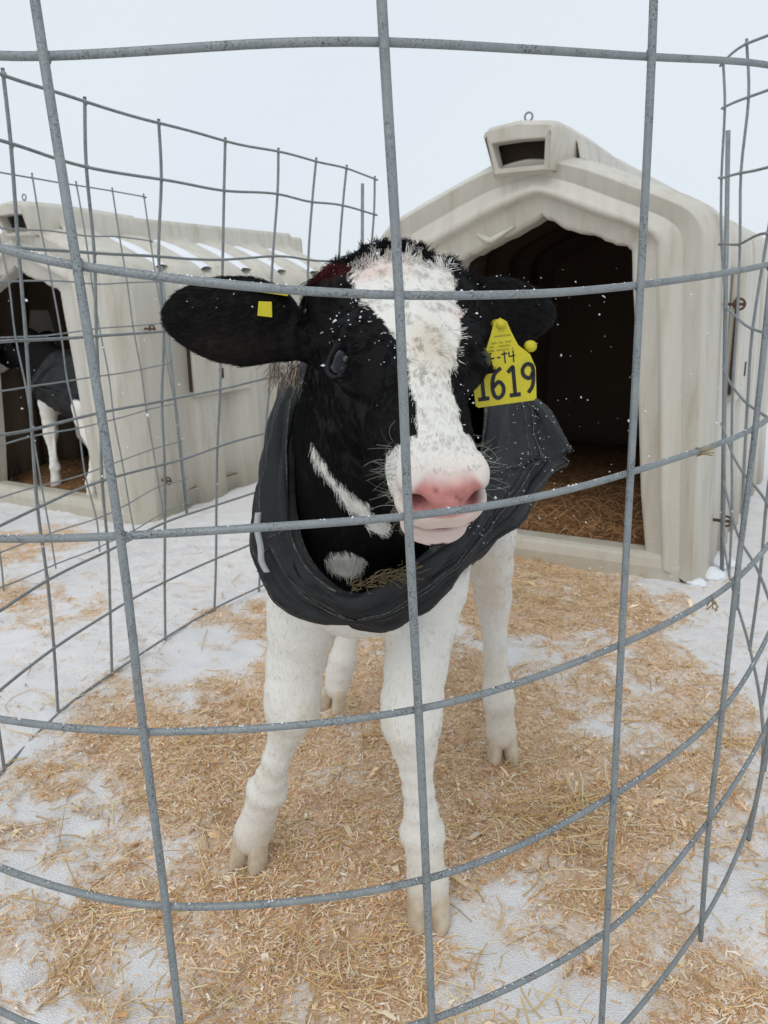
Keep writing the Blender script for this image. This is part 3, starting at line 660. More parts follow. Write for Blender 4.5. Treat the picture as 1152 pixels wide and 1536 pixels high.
# front left leg (camera centre), bearing weight
S.chain([((.06, 1.26, .68), .095), ((.060, 1.19, .59), .064), ((.052, 1.175, .53), .0530), ((.045, 1.165, .47), .0460), ((.038, 1.155, .41), .0455), ((.037, 1.150, .375), .0440), ((.041, 1.152, .335), .0320), ((.044, 1.155, .29), .0235), ((.047, 1.158, .255), .0225),
         ((.051, 1.166, .210), .0250), ((.054, 1.170, .165), .0305), ((.057, 1.172, .128), .0275), ((.059, 1.174, .095), .0285), ((.062, 1.175, .068), .0325), ((.063, 1.176, .052), .0325)], .014)
for kx, ky, kz in ((-.158, 1.222, .372), (.037, 1.128, .392)):      # carpal bones, tendons
    S.ell((kx - .014, ky, kz + .012), (.019, .017, .030), None, .014); S.ell((kx + .016, ky + .002, kz - .006), (.018, .016, .026), None, .014); S.ell((kx, ky + .055, kz + .01), (.020, .020, .030), None, .02)
S.cap((-.150, 1.285, .50), (-.200, 1.300, .235), .015, .008, .010); S.cap((.050, 1.205, .52), (.050, 1.184, .235), .015, .008, .010)
for kx, ky, kz in ((-.218, 1.300, .160), (.054, 1.170, .165)):
    S.ell((kx - .017, ky + .004, kz), (.016, .020, .022), None, .018); S.ell((kx + .015, ky + .004, kz), (.016, .020, .022), None, .018); S.ell((kx, ky + .026, kz - .012), (.018, .016, .018), None, .012)
# hind left (camera right)
S.chain([((.17, 1.78, .70), .12), ((.205, 1.64, .60), .075), ((.213, 1.63, .53), .055), ((.225, 1.67, .45), .047), ((.236, 1.715, .375), .0385), ((.240, 1.72, .34), .0345), ((.242, 1.70, .26), .0250), ((.243, 1.69, .21), .0240), ((.246, 1.675, .16), .0305), ((.249, 1.665, .135), .0325), ((.252, 1.672, .095), .0290), ((.256, 1.672, .060), .0315), ((.257, 1.672, .048), .0320)], .014)
# hind right, lifted
S.chain([((.0, 1.86, .66), .11), ((-.05, 1.78, .56), .08), ((-.065, 1.80, .46), .055), ((-.075, 1.89, .36), .037), ((-.085, 1.885, .30), .030), ((-.092, 1.845, .23), .0260), ((-.106, 1.825, .165), .0310), ((-.114, 1.822, .135), .0300), ((-.122, 1.816, .100), .0290)], .012)
# tail
S.chain([((.135, 1.90, .82), .025), ((.15, 1.99, .74), .016), ((.15, 2.01, .55), .013), ((.14, 2.01, .38), .022)], .02)
# head
head_loft(S)
for sx in (-1, 1):
    S.hell((sx * .053, .125, -.042), (.024, .036, .029), .016); S.hell((sx * .052, .106, -.024), (.022, .03, .016), .018)
    S.hell((sx * .042, .085, -.105), (.026, .062, .052), .03)
    S.hell((sx * .0250, .281, -.034), (.0165, .020, .017), .010); S.hell((sx * .020, .289, -.058), (.022, .020, .014), .008)
    S.hell((sx * .062, .022, -.045), (.030, .030, .028), .025)
S.hell((0, .296, -.044), (.020, .014, .022), .010); S.hell((0, .285, -.0955), (.0325, .026, .0150), .004)
S.hell((0, .0, -.040), (.050, .026, .026), .03)
# mouth
for sx in (-1, 1):
    S.cap(h2w((0, .313, -.0755)), h2w((sx * .022, .307, -.0755)), .0048, .0045, .003, 'c'); S.cap(h2w((sx * .022, .307, -.0755)), h2w((sx * .035, .285, -.074)), .0045, .0038, .003, 'c'); S.cap(h2w((sx * .035, .285, -.074)), h2w((sx * .041, .262, -.078)), .0038, .0022, .003, 'c')
    # nostrils: comma shaped, opening forward and outward
    S.cap(h2w((sx * .0175, .312, -.047)), h2w((sx * .028, .305, -.042)), .0066, .0084, .004, 'c'); S.cap(h2w((sx * .028, .305, -.042)), h2w((sx * .038, .291, -.045)), .0076, .0040, .004, 'c')
    S.cap(h2w((sx * .026, .306, -.043)), h2w((sx * .021, .270, -.042)), .0078, .006, .003, 'c')
    S.hell((sx * .074, .128, -.036), (.019, .0215, .020), .004, 'c')
# eyelid rims
def torus_rim(S, c, ax, Rr, rr, k=.006):
    c = h2w(c); ax = nrm(HB @ np.array(ax)); m = Rr + rr + k + .01; sl, X, Y, Z = S.sub(c - m, c + m); X, Y, Z = X - c[0], Y - c[1], Z - c[2]
    h = X * ax[0] + Y * ax[1] + Z * ax[2]; rad = np.sqrt(np.maximum(X * X + Y * Y + Z * Z - h * h, 0)); S.put(sl, np.sqrt((rad - Rr) ** 2 + h * h) - rr, k)
for sx in (-1, 1): torus_rim(S, (sx * .0705, .128, -.0345), (sx * .74, .05, .68), .0198, .0036, .004)
# ears: leaf-shaped cups
def ear(S, base, tip, up, half, thick, cup, ck=.8):
    L = np.array(tip) - np.array(base); ln = np.linalg.norm(L); x = L / ln; u = nrm(np.array(up) - (np.array(up) @ x) * x); f = np.cross(x, u)
    B = np.stack([x, u, f], 1); c = (np.array(base) + np.array(tip)) / 2
    def leaf(cc, hl, hh, tk, k, mode):
        m = hl + .04; sl, X, Y, Z = S.sub(cc - m, cc + m); X, Y, Z = X - cc[0], Y - cc[1], Z - cc[2]
        q = [(X * B[0, i] + Y * B[1, i] + Z * B[2, i]) for i in range(3)]; uu = np.clip(q[0] / hl, -1, 1)
        w = hh * (1 - .14 * uu); vv = (q[1] + .06 * hh * uu) / w
        k0 = np.sqrt((q[0] / hl) ** 2 + vv ** 2 + (q[2] / tk) ** 2) + 1e-6; k1 = np.sqrt((q[0] / hl ** 2) ** 2 + (vv / w) ** 2 + (q[2] / tk ** 2) ** 2) + 1e-6
        S.put(sl, k0 * (k0 - 1) / k1, k, mode)
    leaf(c, ln / 2, half, thick, .010, 'u'); leaf(c + f * cup * thick, ln / 2 * .88, half * ck, thick * .95, .005, 'c')
    return B, c, ln
LE = ear(S, (-.092, 1.0, .978), (-.256, 1.0, 1.003), (0.03, .05, 1), .0510, .026, .60)
RE = ear(S, (.09, 1.02, .995), (.225, 1.10, .990), (0, 0, 1), .042, .022, -.62)
S.cap((-.06, 1.0, .968), (-.108, 1.0, .964), .034, .020, .015); S.cap((.07, 1.01, .985), (.11, 1.03, .992), .034, .022, .02)
V, F = S.nets(); V = smooth(V, F, 2, .5)
_n = np.cross(V[F[:, 2]] - V[F[:, 0]], V[F[:, 3]] - V[F[:, 1]]); VN = np.stack([np.bincount(F.ravel(), np.repeat(_n[:, i], 4), len(V)) for i in range(3)], 1); VN /= np.linalg.norm(VN, axis=1)[:, None] + 1e-12
_k = np.where(V[:, 2] < .62, 1, .45); V = V + VN * (((fbm(V[:, 0] * 28, V[:, 2] * 16, 201, 3, V[:, 1] * 28) - .5) * .0032 + (fbm(V[:, 0] * 110, V[:, 2] * 60, 205, 2, V[:, 1] * 110) - .5) * .0022) * _k)[:, None]
CV = V; body_faces = F
# colours ----------------------------------------------------------
BLK = np.array((.0065, .0062, .0062)); WHT = np.array((.80, .785, .735)); PINK = np.array((.57, .24, .215)); RED = np.array((.42, .06, .05))
AB = [.0, .01, .03, .055, .09, .13, .155, .18, .21, .24, .262, .28, .29]
BLZ_L = [-.050, -.054, -.050, -.044, -.036, -.0235, -.019, -.017, -.0175, -.019, -.024, -.05, -.09]
BLZ_R = [.046, .054, .060, .060, .055, .044, .033, .023, .0215, .0225, .0255, .045, .09]
JAWP = np.array([(-.0928, 1.0478, .828), (-.0754, 1.0194, .8048), (-.0502, 1.0019, .7801), (-.0261, 1.0077, .7506), (-.0040, 1.020, .7250)])
def poly_dist(P, L):
    d = np.full(len(P), 9.)
    for k, (a, b) in enumerate(zip(L[:-1], L[1:])):
        ab = b - a; t = np.clip(((P - a) @ ab) / (ab @ ab), 0, 1); d = np.minimum(d, np.linalg.norm(P - a - t[:, None] * ab, axis=1) - .007 * (k + t) / len(L))
    return d
def coat_color(P, jit=0.0):
    """colour pattern of the coat, fixed to the animal"""
    P = np.asarray(P, float); n = len(P); H = w2h(P); s_, a_, n_ = H.T; j = (fbm(P[:, 0] * 60, P[:, 2] * 60, 91, 3, P[:, 1] * 60) - .5) * .012 + (rng.normal(0, jit, n) if jit else 0)
    C = np.tile(BLK, (n, 1)); x, y, z = P.T
    wl = .60 + .07 * sstep(.02, .06, x) * sstep(1.4, 1.3, y) + .06 * sstep(1.45, 1.6, y); body_w = sstep(wl, wl - .015, z + j) * (y > 1.06)
    white = body_w
    u_ = (n_ - np.interp(a_, HTAB[:, 0], HTAB[:, 3]))
    hm = (a_ > -.06) & (a_ < .33) & (y < 1.16) & (np.abs(s_) < .11) & (u_ > -.012)
    face = hm & (n_ > -.075)
    bl = (s_ + j > np.interp(a_, AB, BLZ_L)) & (s_ + j < np.interp(a_, AB, BLZ_R)) & (a_ > .010 + 2.2 * j) & face & (n_ > -.05 - .06 * sstep(.24, .27, a_))
    white = np.where(bl, 1, white)
    muz = hm & (a_ > .238 + .4 * np.abs(s_) * (n_ > -.04) * 0 + j) & (a_ + (n_ + .03) * -.35 > .245 + j); white = np.where(muz, 1, white)
    white = np.where(poly_dist(P, JAWP) < .0082 + 1.6 * j, 1, white)
    patch = ((P - np.array((-.052, 1.09, .662))) / np.array((.028, .06, .023))); white = np.where((patch ** 2).sum(1) + j * 75 < 1, 1, white)
    C = C * (1 - white[:, None]) + WHT * white[:, None]
    q = sstep(.5, .75, fbm(x * 18, z * 14, 301, 4, y * 18)) * .22 * (z < .62); C = C * (1 - q[:, None]) + C * np.array((.80, .68, .48)) * q[:, None]
    q = sstep(.16, .05, z + .05 * fbm(x * 30, z * 30, 305, 3)) * .22; C = C * (1 - q[:, None]) + C * np.array((.66, .50, .34)) * q[:, None]
    # straw-coloured wet fur of the forehead whorl
    q = np.exp(-(((s_ - .010) / .022) ** 2 + ((a_ - .150) / .028) ** 2)) * .50 * bl; C = C * (1 - q[:, None]) + np.array((.50, .37, .22)) * q[:, None]
    q = np.exp(-(((s_ + .02) / .035) ** 2 + ((a_ - .028) / .012) ** 2)) * .35 * bl; C = C * (1 - q[:, None]) + np.array((.60, .25, .2)) * q[:, None]
    q = np.exp(-(((s_ - .052) / .010) ** 2 + ((a_ - .100) / .016) ** 2)) * .40 * bl; C = C * (1 - q[:, None]) + np.array((.62, .30, .25)) * q[:, None]
    q = np.exp(-(((s_ + .066) / .010) ** 2 + ((a_ - .018) / .012) ** 2)) * .12 * hm * (n_ > -.06); C = C * (1 - q[:, None]) + np.array((.16, .012, .012)) * q[:, None]
    q = sstep(.262, .285, a_) * sstep(-.010, -.022, n_) * hm * .30
    C = C * (1 - q[:, None]) + np.array((.62, .42, .36)) * q[:, None]
    # bare pink nose and lips
    pad = hm & (a_ > .270) & (np.abs(s_) < .036) & (n_ < -.010) & (n_ > -.060); lip = hm & (a_ > .266 + .3 * np.abs(s_)) & (n_ <= -.056) & (n_ > -.108)
    wet = np.zeros(n); nn = .62 + .75 * fbm(x * 120, z * 120, 33, 3)
    q = (sstep(.0, .007, .0345 - .011 * sstep(-.032, -.014, n_) - np.abs(s_)) * sstep(0, .007, n_ + .057) * sstep(0, .013, -.015 - n_) * sstep(.272, .288, a_) * pad); wet = q
    C = C * (1 - q[:, None]) + (PINK * nn[:, None]) * q[:, None]
    q = lip * .6 * sstep(0, .01, n_ + .106); C = C * (1 - q[:, None]) + np.array((.64, .46, .41)) * q[:, None]; wet = np.maximum(wet, q * .6)
    # inside of the nostrils
    for sx in (-1, 1):
        dd = np.linalg.norm((H - np.array((sx * .028, .298, -.043))) / np.array((.0115, .014, .0085)), axis=1); q = np.exp(-dd ** 2) * hm * .97; C = C * (1 - q[:, None]) + np.array((.09, .010, .010)) * q[:, None]
    for ps, pn_ in ((.006, -.032), (.010, -.036), (-.012, -.027)): q = np.exp(-(((s_ - ps) / .0022) ** 2 + ((n_ - pn_) / .0022) ** 2)) * hm * (a_ > .28) * .8; C = C * (1 - q[:, None]) + np.array((.20, .08, .05)) * q[:, None]
    q = np.exp(-((n_ + .0755) / .0028) ** 2) * hm * (a_ > .262) * .85; C = C * (1 - q[:, None]) + np.array((.16, .05, .045)) * q[:, None]
    # blush inside the ear
    d2 = np.linalg.norm((P - np.array((-.175, .99, .962))) / np.array((.05, .05, .018)), axis=1); q = np.exp(-d2 ** 2) * .5; C = C * (1 - q[:, None]) + np.array((.035, .022, .02)) * q[:, None]
    return np.clip(C, 0, 1), np.clip(wet, 0, 1)
C, wet = coat_color(V); _q = (1 - wet)[:, None] * (C[:, :1] > .2); C = C * (1 - _q * np.array((.02, .03, .04)))
for _sx in (-1, 1):
    _d = np.linalg.norm(w2h(V) - np.array((_sx * .070, .128, -.038)), axis=1); _w = sstep(.0265, .021, _d)[:, None]; C = C * (1 - _w) + np.array((.020, .020, .023)) * _w
skin = mat('calf_hide', rough=.75, spec=.15); t = NT(skin); v_ = t.obj()
t.col(t.attr('col').outputs['Color'])
rr = t.math('SUBTRACT', .78, t.math('MULTIPLY', t.attr('wet').outputs['Fac'], .45)); t.l(rr, skin.node_tree.nodes['Principled BSDF'].inputs['Roughness'])
t.bump(t.noise(260, 5, .7, t.scaled(v_, (1, 1, .45))), .35, .0015)
BASE = np.array((.0, 1.45, 0))
calf = empty('calf', BASE); tag(calf, 'black and white calf standing at the wire with a yellow ear tag and dark coat', 'calf')
body = link('body', npmesh('body', V - BASE, F, skin, True, np.concatenate([C, np.ones((len(C), 1))], 1), {'wet': wet}), calf)
# hooves: two claws to each foot
HOOF = mat('hoof_horn', rough=.55, spec=.3); t = NT(HOOF); v_ = t.obj()
t.col(t.ramp(t.math('ADD', t.n('ShaderNodeSeparateXYZ').outputs[2], t.noise(40, 4, .6, v_)), [(.3, (.48, .39, .28)), (.6, (.62, .53, .41)), (.8, (.68, .61, .50))])); t.bump(t.noise(60, 4, .6, t.scaled(v_, (1, 1, 5))), .4, .002)
def hooves(top, toe, sz=1.0, spread=.18):
    top, toe = np.array(top, float), np.array(toe, float); f = toe - top; f[2] = 0; f /= np.linalg.norm(f); side = np.array((f[1], -f[0], 0))
    for sx in (-1, 1):
        rings = []; fd = nrm(f + side * sx * spread)
        sd = np.array((fd[1], -fd[0], 0))
        for t_, rx, ry, sh in ((0, .0165, .025, 0), (.25, .0172, .028, .004), (.6, .0178, .031, .009), (.92, .0182, .034, .014), (1, .0165, .031, .0145)):
            c = top + (np.array((toe[0], toe[1], 0)) - top) * 0 ; z = top[2] * (1 - t_) + toe[2] * t_
            c = np.array((top[0], top[1], 0)) + side * sx * (.0160 + .0012 * t_) + fd * sh; ring = []
            for k in range(16):
                a = 2 * math.pi * k / 16; e = math.cos(a); yy = ry * e * (1.0 if e > 0 else .75); xx = rx * math.sin(a) * (1 - .45 * max(e, 0) ** 2.5)
                ring.append(c + sd * xx * sz + fd * yy * sz + np.array((0, 0, z)))
            rings.append(ring)
        V = [p - BASE for r in rings for p in r]; Fh = [(a * 16 + k, a * 16 + (k + 1) % 16, a * 16 + 16 + (k + 1) % 16, a * 16 + 16 + k) for a in range(4) for k in range(16)] + [tuple(range(64, 80)), tuple(range(15, -1, -1))]
        link('hoof', npmesh('hoof', V, Fh, HOOF), calf)
hooves((-.2570, 1.328, .060), (-.270, 1.290, .0), 1.0, .10); hooves((.063, 1.174, .060), (.065, 1.10, .0), 1.05, .05); hooves((.257, 1.668, .055), (.262, 1.60, .0), .95, .12)
hooves((-.127, 1.812, .105), (-.138, 1.79, .055), .9, .1)
# eyes
EYE = mat('eyeball', (.003, .003, .006), .03, .35)
for sx in (-1, 1):
    bm = bmesh.new(); bmesh.ops.create_uvsphere(bm, u_segments=32, v_segments=20, radius=.0205); me = bpy.data.meshes.new('eye'); bm.to_mesh(me); bm.free(); me.materials.append(EYE)
    me.polygons.foreach_set('use_smooth', np.ones(len(me.polygons), bool)); link('eye', me, calf, tuple(h2w((sx * .0620, .128, -.0425)) - BASE))

# ------------------------------------------------------------------ calf jacket
RG = {
'A': [(-0.033, 1.02, 0.633), (-0.086, 1.04, 0.659), (-0.116, 1.07, 0.708), (-0.127, 1.13, 0.787), (-0.125, 1.22, 0.868), (-0.076, 1.32, 0.915), (0.032, 1.36, 0.93), (0.129, 1.34, 0.91), (0.162, 1.3, 0.853), (0.145, 1.2, 0.778), (0.095, 1.09, 0.707), (0.028, 1.03, 0.667)],
'A2': [(-0.035, 1.005, 0.629), (-0.095, 1.03, 0.653), (-0.129, 1.06, 0.706), (-0.139, 1.12, 0.789), (-0.133, 1.23, 0.877), (-0.081, 1.35, 0.925), (0.032, 1.39, 0.938), (0.137, 1.38, 0.92), (0.184, 1.33, 0.86), (0.163, 1.2, 0.767), (0.109, 1.09, 0.693), (0.03, 1.02, 0.658)],
'B': [(-0.043, 1.02, 0.613), (-0.11, 1.04, 0.63), (-0.154, 1.08, 0.677), (-0.165, 1.14, 0.766), (-0.143, 1.25, 0.88), (-0.09, 1.42, 0.92), (0.034, 1.47, 0.935), (0.148, 1.46, 0.92), (0.231, 1.42, 0.848), (0.241, 1.3, 0.756), (0.13, 1.11, 0.677), (0.032, 1.03, 0.629)],
'C': [(-0.046, 1.04, 0.594), (-0.127, 1.06, 0.598), (-0.174, 1.1, 0.643), (-0.18, 1.15, 0.715), (-0.160, 1.28, 0.845), (-0.100, 1.48, 0.91), (0.035, 1.56, 0.93), (0.158, 1.54, 0.915), (0.245, 1.42, 0.842), (0.296, 1.36, 0.752), (0.139, 1.13, 0.655), (0.031, 1.05, 0.594)],
'D': [(-0.047, 1.1, 0.582), (-0.124, 1.12, 0.588), (-0.172, 1.16, 0.615), (-0.182, 1.22, 0.675), (-0.165, 1.36, 0.807), (-0.103, 1.58, 0.895), (0.05, 1.68, 0.925), (0.175, 1.66, 0.905), (0.235, 1.5, 0.825), (0.280, 1.41, 0.735), (0.142, 1.19, 0.645), (0.033, 1.11, 0.582)],
'E': [(0.03, 1.40, 0.505), (-0.06, 1.42, 0.53), (-0.125, 1.45, 0.60), (-0.14, 1.50, 0.69), (-0.125, 1.58, 0.80), (-0.06, 1.72, 0.885), (0.08, 1.80, 0.91), (0.18, 1.78, 0.89), (0.245, 1.66, 0.80), (0.255, 1.56, 0.70), (0.19, 1.44, 0.59), (0.11, 1.40, 0.525)],
'G': [(0.06, 1.62, 0.53), (-0.02, 1.63, 0.54), (-0.09, 1.66, 0.60), (-0.105, 1.72, 0.69), (-0.09, 1.80, 0.79), (-0.01, 1.92, 0.86), (0.11, 1.95, 0.88), (0.20, 1.93, 0.86), (0.255, 1.84, 0.78), (0.26, 1.76, 0.69), (0.21, 1.66, 0.60), (0.13, 1.63, 0.54)],
}
def coat():
    names = ['A', 'A2', 'B', 'C', 'D', 'E', 'G']; K = 13
    rings = [catmull(np.array(RG[k][:10] + [tuple(np.array(RG[k][9]) * .94 + np.array(RG[k][10]) * .06)] + RG[k][10:]), 12, True) for k in names]; L = np.array(rings)            # (7, 144, 3)
    cols = [catmull(L[:, j], 12) for j in range(L.shape[1])]; G = np.array(cols).transpose(1, 0, 2)   # (rows, 144, 3)
    nr, nc, _ = G.shape; th = np.arange(nc) / nc
    du = np.roll(G, -1, 1) - np.roll(G, 1, 1); dv = np.gradient(G, axis=0); Nn = np.cross(du, dv); Nn /= np.linalg.norm(Nn, axis=2)[:, :, None] + 1e-9
    cen = G.mean(axis=1, keepdims=True); sg = np.sign((Nn * (G - cen)).sum(2).mean()); Nn *= sg
    x, y, z = G[..., 0], G[..., 1], G[..., 2]; r = np.arange(nr)[:, None] / nr; tt = th[None, :] * 2 * np.pi
    fold = (fbm(x * 8 + y * 4, z * 8, 51, 3, y * 8) - .5) * .046 + (fbm(x * 30, z * 30, 57, 3, y * 30) - .5) * .007
    # draped swags running parallel to the neck opening
    sw = np.sin(np.arange(nr)[:, None] * .55 + 1.8 * np.sin(tt) + 3 * vnoise(x * 8, z * 8, 5)) * .0022
    tq = th[None, :] + 0 * r; rq = r + 0 * th[None, :]; sw = sw + (fbm(tq * 9 + 2.2 * rq, rq * 34, 71, 3) - .5) * .018 * sstep(.02, .15, rq) + (fbm(tq * 26 - 3 * rq, rq * 40, 75, 2) - .5) * .005
    w = sstep(0, 6, np.arange(nr))[:, None]; G = G + Nn * ((fold + sw) * w)[:, :, None]
    V = G.reshape(-1, 3) - BASE; i = np.arange(nr * nc).reshape(nr, nc); j = np.roll(i, -1, 1)
    F = np.stack([i[:-1].ravel(), j[:-1].ravel(), j[1:].ravel(), i[1:].ravel()], 1)
    m = mat('charcoal_nylon', (.012, .014, .016), .60, .35); t = NT(m); v = t.obj()
    t.col(t.mix(t.ramp(t.noise(14, 5, .7, v), [(.42, (0, 0, 0)), (.75, (.8, .8, .8))]), (.009, .0105, .0125), (.024, .026, .027)))
    
    t.bump(t.math('ADD', t.noise(700, 2, .5, v), t.math('MULTIPLY', t.noise(26, 6, .7, v, .6), 5)), .6, .002)
    o = link('jacket', npmesh('jacket', V, F, m), calf); so = o.modifiers.new('cloth', 'SOLIDIFY'); so.thickness = .004; so.offset = 1
    piping = mat('worn_binding_tape', (.055, .058, .058), .8); t = NT(piping); t.col(t.ramp(t.noise(160, 5, .8, t.obj()), [(.45, (.03, .03, .03)), (.7, (.16, .155, .135))]))
    Vt, Ft = tube(G[0] - BASE, .0035, 8, closed=True); link('neck_binding', npmesh('neck_binding', Vt, Ft, piping), o)
    Vt, Ft = tube(G[9, 6:72] + Nn[9, 6:72] * .005 - BASE, .0016, 6); link('stitched_seam', npmesh('stitched_seam', Vt, Ft, piping), o)
    for row in (22, 24, 37): 
        Vt, Ft = tube(G[row] + Nn[row] * .0048 - BASE, .0011, 5, closed=True); link('stitched_seam', npmesh('stitched_seam', Vt, Ft, piping), o)
    Vt, Ft = tube(G[38] + Nn[38] * .003 - BASE, .0034, 8, closed=True); link('hem_binding', npmesh('hem_binding', Vt, Ft, m), o)
    for colm in (26, 118):
        Vt, Ft = tube(G[2:60, colm] + Nn[2:60, colm] * .0048 - BASE, .0012, 5); link('stitched_seam', npmesh('stitched_seam', Vt, Ft, piping), o)
    return o, G, Nn
jacket, JG, JN = coat()
# damp straw and chaff caught in the fold of the neck opening
rs_ = np.random.default_rng(31); wm_ = mat('damp_chaff', (.13, .10, .05), .95); mb = MB()
for _ in range(120):
    t_ = rs_.uniform(0, 1); P0c = np.array((-.045, 1.012, .652)) * (1 - t_) + np.array((.028, 1.0, .672)) * t_ + rs_.normal(0, 1, 3) * np.array((.006, .006, .004)); d_ = np.array((.9, -.1, .2)) + rs_.normal(0, .45, 3); L_ = rs_.uniform(.006, .022)
    mb.tube([P0c - BASE, P0c + d_ * L_ * .5 + rs_.normal(0, .0015, 3) - BASE, P0c + d_ * L_ - BASE], .0005, 4, False)
tag(mb.build('caught_chaff', wm_, jacket, False), kind='stuff')
# hanging strap and buckle at the side of the jacket
wm = mat('frayed_white_strap', (.40, .42, .42), .8)
def ribbon(P, w, side, m, name, parent, th=.0015):
    P = catmull(np.array(P, float), 6); side = nrm(side); T = np.gradient(P, axis=0); T /= np.linalg.norm(T, axis=1)[:, None]; V, F = [], []
    for p, tt in zip(P, T):
        nn = nrm(np.cross(tt, side)); V += [p - side * w - nn * th, p + side * w - nn * th, p + side * w + nn * th, p - side * w + nn * th]
    n = len(P)
    for a in range(n - 1):
        for k in range(4): F.append((a * 4 + k, a * 4 + (k + 1) % 4, a * 4 + 4 + (k + 1) % 4, a * 4 + 4 + k))
    F += [(3, 2, 1, 0), tuple((n - 1) * 4 + k for k in range(4))]
    return link(name, npmesh(name, np.array(V) - BASE, F, m), parent)
ribbon([(-.170, 1.080, .735), (-.172, 1.074, .715), (-.168, 1.070, .69), (-.167, 1.066, .67), (-.160, 1.064, .655)], .0042, (1, .2, 0), wm, 'side_strap', jacket, .0007)
# ear tags -----------------------------------------------------------
YEL = mat('yellow_tag_plastic', (.62, .60, .035), .45, .4); t = NT(YEL); t.col(t.mix(t.ramp(t.noise(30, 5, .7, t.obj()), [(.5, (0, 0, 0)), (.8, (.5, .5, .5))]), (.58, .50, .02), (.42, .37, .05)))
INK = mat('black_tag_ink', (.012, .012, .018), .6)
def tag_frame(c, xd, zd):
    x = nrm(xd); z = np.array(zd, float); z = nrm(z - z @ x * x); y = np.cross(z, x); return np.array(c, float), x, y, z
def plate(outline, fr, th, name, m, parent, off=0):
    c, x, y, z = fr; n = len(outline); V = [c + x * u + z * v + y * (off + s * th / 2) - BASE for s in (-1, 1) for u, v in outline]
    F = [tuple(range(n)), tuple(range(2 * n - 1, n - 1, -1))] + [(k, n + k, n + (k + 1) % n, (k + 1) % n) for k in range(n)]
    o = link(name, npmesh(name, np.array(V), F, m, False), parent); return bevel(o, .0006, 2)
def strokes(lines, fr, w, name, m, parent, off):
    c, x, y, z = fr; mb = MB()
    for L in lines:
        P = catmull(np.array(L, float), 5) if len(L) > 2 else np.array(L, float)
        T = np.gradient(P, axis=0); T /= np.linalg.norm(T, axis=1)[:, None] + 1e-9; Nn = np.stack([-T[:, 1], T[:, 0]], 1); V = []
        for q, (p, n_) in enumerate(zip(P, Nn)):
            for s in (-1, 1):
                e = p + n_ * s * w * .5; V.append(c + x * e[0] + z * e[1] + y * off - BASE)
        mb.add(V, [(2 * k, 2 * k + 1, 2 * k + 3, 2 * k + 2) for k in range(len(P) - 1)])
    return mb.build(name, m, parent, False)
TL = [(-.0385, -.047), (-.040, -.012), (-.034, .004), (-.020, .016), (-.0125, .032), (-.008, .044), (0, .049), (.008, .044), (.0125, .032), (.020, .016), (.034, .004), (.040, -.012), (.0385, -.047), (.035, -.0495), (-.035, -.0495)]
TL = [(u * .94, v * .96) for u, v in TL]
big = tag_frame((.1345, .925, .944), (1, .22, .085), (.01, .05, 1))
et = plate(TL, big, .0016, 'ear_tag', YEL, calf)
def d1(x): return [[(x - .0065, .004), (x - .001, .009), (x, .009)], [(x, .0095), (x + .0005, -.021)], [(x - .006, -.0215), (x + .007, -.0215)]]
def d6(x): return [[(x + .005, .010), (x - .003, .004), (x - .0065, -.008), (x - .005, -.019), (x, -.0225), (x + .0055, -.018), (x + .006, -.010), (x + .001, -.005), (x - .0055, -.010)]]
def d9(x): return [[(x + .006, .001), (x + .002, -.005), (x - .0045, -.002), (x - .006, .005), (x - .001, .0105), (x + .0055, .008), (x + .0065, -.002), (x + .0045, -.014), (x - .001, -.021)]]
num = [[(u, v - .017) for u, v in L] for L in d1(-.0265) + d6(-.0085) + d1(.0105) + d9(.0275)]
strokes(num, big, .0044, 'tag_number', INK, et, -.0013)
small = [[(-.016, .0), (-.006, .001)], [(-.011, .006), (-.0105, -.009)], [(-.016, .006), (-.009, .0065)], [(-.003, .001), (.001, .001)], [(.002, .004), (.009, .0045)], [(.0055, .007), (.006, -.006)], [(.011, .006), (.0115, .001), (.018, .0015)], [(.016, .007), (.016, -.006)]]
strokes([[(u - .004, v + .0035) for u, v in L] for L in small], big, .0015, 'tag_mark', INK, et, -.0012)
GREY = mat('faded_tag_print', (.20, .19, .03), .7)
tiny = []
for row, (z_, x0, x1) in enumerate(((.0275, -.008, .009), (.0205, -.012, .011), (.0165, -.014, .012), (.0125, -.016, .013))):
    x_ = x0
    while x_ < x1:
        w_ = random.uniform(.0012, .0022); tiny += [[(x_, z_ - .0011), (x_ + w_ * .3, z_ + .0011)], [(x_ + w_ * .3, z_ + .0011), (x_ + w_, z_ - .0009)]] if row == 0 or random.random() < .8 else []; x_ += w_ + .0007
strokes(tiny, big, .0005, 'tag_small_print', GREY, et, -.0012)
c, x, y, z = big; mb = MB(); P0_ = c + z * .040; mb.tube([P0_ - y * .004 - BASE, P0_ + y * .016 - BASE], .0055, 12); mb.build('tag_pin', YEL, et)
mb = MB(); P0_ = c + x * .036 + z * .012 + y * .006; mb.tube([P0_ - y * .002 - BASE, P0_ + y * .006 - BASE], .0065, 12); mb.build('tag_button', YEL, calf)
# button inside the other ear, plate behind it
B_, c_, ln_ = LE
sq = tag_frame((-.1325, .978, 1.003), (1, .1, -.08), (.08, 0, 1)); e2 = plate([(-.0085, -.0075), (-.0075, .0085), (.0075, .009), (.0085, -.0085)], sq, .006, 'ear_tag_button', YEL, calf)
bk = tag_frame((-.130, 1.0, 1.024), (1, .05, -.16), (0, 1, .10)); plate([(-.024, -.020), (-.024, .025), (-.01, .036), (.01, .036), (.024, .025), (.024, -.020)], bk, .002, 'ear_tag_back', YEL, calf)

